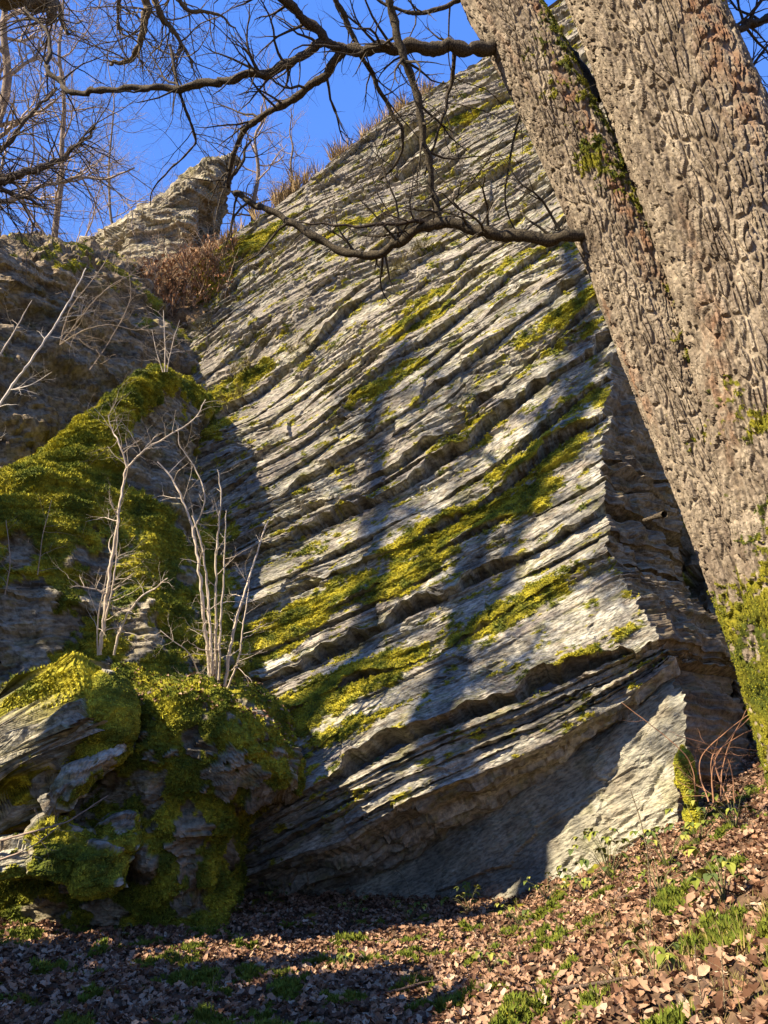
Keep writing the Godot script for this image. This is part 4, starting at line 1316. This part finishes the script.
# ---------------------------------------------------------------- undergrowth
func green_plant(px: float, py: float, size: float, n: int, label: String, called := "bramble", col := Color(0.10, 0.16, 0.03), group := "green plants at the foot of the slab") -> void:
	var foot := on_ground(px, py)
	var o := thing(called, label, "plant", foot, group)
	var g := Geo.new()
	var leaves := []
	for k in n * 2:
		var a := rng.randf() * TAU
		var tip := Vector3(cos(a) * size * rng.randf_range(0.3, 1.0), size * rng.randf_range(0.45, 1.15), sin(a) * size * rng.randf_range(0.3, 1.0))
		g.tube(PackedVector3Array([Vector3.ZERO, tip * 0.5 + Vector3.UP * size * 0.2, tip]), PackedFloat32Array([0.004, 0.003, 0.002]), 4, Color(0.12, 0.12, 0.05), Color(0.12, 0.12, 0.05))
		for q in 3:
			var aa := a + (q - 1) * 1.0
			leaves.append([tip, aa])
	part(o, "stem", g.mesh(true), M.twig)
	for l in leaves:
		var s := rng.randf_range(0.05, 0.10) * clampf(size / 0.35, 0.8, 1.2)
		var m: StandardMaterial3D = M.greens[rng.randi() % M.greens.size()]
		var leaf := part(o, "leaf", M.green_leaf, m)
		var b := Basis(Vector3.UP, PI / 2 - l[1]) * Basis(Vector3.RIGHT, rng.randf_range(0.1, 0.8))
		leaf.transform = Transform3D(b.scaled_local(Vector3.ONE * s), l[0] + b * Vector3(0, 0, 0.5 * s))

func make_undergrowth() -> void:
	rng.seed = 77
	# broad green leaf
	var g := Geo.new()
	var n := 7
	for k in n:
		var t := float(k) / (n - 1)
		var w := maxf(0.01, sin(PI * pow(t, 0.75)) * 0.34)
		var y := -0.5 * (t - 0.3) * (t - 0.3)
		for s in [-1, 0, 1]:
			g.v.append(Vector3(w * s, y + absf(s) * w * 0.35, t - 0.5))
			g.c.append(Color.WHITE)
	g.grid(3, n)
	M.green_leaf = g.mesh()
	M.greens = []
	for c in [Color(0.13, 0.15, 0.025), Color(0.18, 0.20, 0.035), Color(0.09, 0.12, 0.025), Color(0.24, 0.24, 0.05), Color(0.07, 0.095, 0.03)]:
		var m: StandardMaterial3D = M.green.duplicate()
		m.albedo_color = c.linear_to_srgb()
		M.greens.append(m)
	var spots := [
		[610, 880, 0.5, 9, "tall leafy bramble against the sunlit slab"], [585, 895, 0.35, 7, "bramble with drooping leaves at the slab's foot"], [548, 903, 0.28, 6, "low bramble where the slab's shadow ends"], [470, 915, 0.34, 6, "bright green bramble in front of the shaded slab"],
		[410, 925, 0.25, 4, "single bright sprig before the dark slab"], [520, 930, 0.24, 5, "spreading bramble on the sunny leaf bank"], [355, 918, 0.22, 4, "dark low bramble in the shade of the overhang"], [270, 905, 0.25, 4, "small plant at the mouth of the hollow"],
		[668, 870, 0.30, 7, "leafy bramble under the mossy upright stone"], [700, 850, 0.35, 7, "bramble climbing the bank beside the oak"], [735, 830, 0.35, 7, "bramble close to the oak's foot"], [660, 900, 0.26, 5, "drooping bramble halfway up the sunny bank"],
		[725, 905, 0.22, 4, "broad-leaved plant on the bank below the oak"], [655, 985, 0.18, 4, "low plant on the leaves at the bottom right"], [120, 945, 0.16, 3, "little dark plant among the shaded leaves"], [345, 975, 0.18, 3, "pair of dark leaves in the shade, bottom centre"], [490, 975, 0.16, 3, "little plant at the shadow's edge, bottom centre"],
	]
	for s in spots: green_plant(s[0], s[1], s[2], s[3], s[4])
	# grassy tufts on the bank and ledges
	var gt := [[690, 960, "green grass tuft on the sunny bank, under the drooping bramble"], [640, 935, "straw-coloured grass tuft halfway up the bank"], [625, 980, "grass tuft at the bottom of the bank"], [740, 990, "grass tuft near the bottom right corner"], [590, 935, "thin grass tuft among the sunny leaves"], [760, 930, "grass tuft at the frame's right edge"]]
	for q in gt:
		var foot := on_ground(q[0], q[1])
		var o := thing("grass_tuft", q[2], "grass", foot, "grass tufts on the bank")
		var xf := []
		var cols := PackedColorArray()
		for k in 34:
			var s := rng.randf_range(0.05, 0.12)
			var p := Vector3(rng.randfn() * 0.10, 0, rng.randfn() * 0.10)
			p.y = gh(foot.x + p.x, foot.z + p.z) - foot.y - 0.01
			xf.append(Transform3D(Basis(Vector3.UP, rng.randf() * TAU).scaled(Vector3(s * 1.3, s, s * 1.3)), p))
			cols.append(Color(0.12, 0.14, 0.03).lerp(Color(0.28, 0.20, 0.08), rng.randf()))
		scatter(o, "blades", wisp_mesh, M.straw, xf, cols)
	# dry stalks
	var stalks := [
		[[[650, 945], [650, 880], [643, 830], [630, 790]], 0.006, "tall thin bare twig standing on the bank before the slab"],
		[[[705, 1024], [700, 990], [695, 945]], 0.005, "dry stalk near the bottom right, beside the grass"],
		[[[725, 1024], [724, 985], [722, 945]], 0.005, "straight dry stalk left of the right-hand corner"],
		[[[210, 1030], [212, 1000], [214, 975]], 0.005, "lone straw stalk rising from the bottom edge"],
		[[[95, 1030], [100, 1010], [108, 985]], 0.007, "pale seeding stalk at the bottom edge, nearest the left corner"],
		[[[146, 1030], [148, 1015], [152, 998]], 0.007, "short pale seeding stalk at the bottom edge"],
		[[[415, 910], [405, 880], [390, 865]], 0.006, "budding twig leaning in front of the shaded slab"],
	]
	for s in stalks:
		var f := on_ground(s[0][0][0], minf(s[0][0][1], 1023.0))
		var dep := (f - EYE).dot(Vector3(0, sin(deg_to_rad(PITCH)), -cos(deg_to_rad(PITCH))))
		var o := thing("dry_stalk", s[2], "stalk", f, "dry stalks on the forest floor")
		var pts := [Vector3(0, -0.05, 0)]
		for k in range(1, s[0].size()): pts.append(at(s[0][k][0], s[0][k][1], dep + 0.02 * k) - f)
		branch_part(o, pts, s[1], s[1] * 0.4, 3, Color(0.42, 0.33, 0.2), 0.12, "stalk", 0.5)
	# fallen sticks
	var sticks := [[[370, 1005, 440, 985], "long curved stick lying in the shade, bottom centre"], [[560, 1000, 640, 985], "stick lying on the sunny leaves, lower right"], [[40, 960, 75, 930], "short stick among shaded leaves, lower left"], [[600, 910, 650, 895], "dark stick lying along the foot of the bank"]]
	for s in sticks:
		var a := on_ground(s[0][0], s[0][1])
		var b := on_ground(s[0][2], s[0][3])
		var o := thing("fallen_stick", s[1], "stick", a, "sticks on the forest floor")
		branch_part(o, [Vector3(0, 0.03, 0), (b - a) * 0.5 + Vector3(0, 0.05, 0.05), b - a + Vector3(0, 0.03, 0)], 0.012, 0.007, 4, Color(0.22, 0.16, 0.12), 0.25, "stick", 0.7)
	# withered stems in the recess by the oak
	var w := thing("dead_bramble", "tangle of dry red-brown bramble stems beside the oak's foot", "plant", at(715, 790, 7.0))
	for k in 7:
		var p0 := Vector3(rng.randf_range(-.15, .15), -0.1, rng.randf_range(-.2, .2))
		branch_part(w, [p0, p0 + Vector3(rng.randf_range(-.3, .3), 0.4, rng.randf_range(-.2, .2)), p0 + Vector3(rng.randf_range(-.7, .6), rng.randf_range(0.3, 0.9), rng.randf_range(-.3, .3))], 0.007, 0.003, 5, Color(0.26, 0.14, 0.08), 0.3, "stem", 0.6)
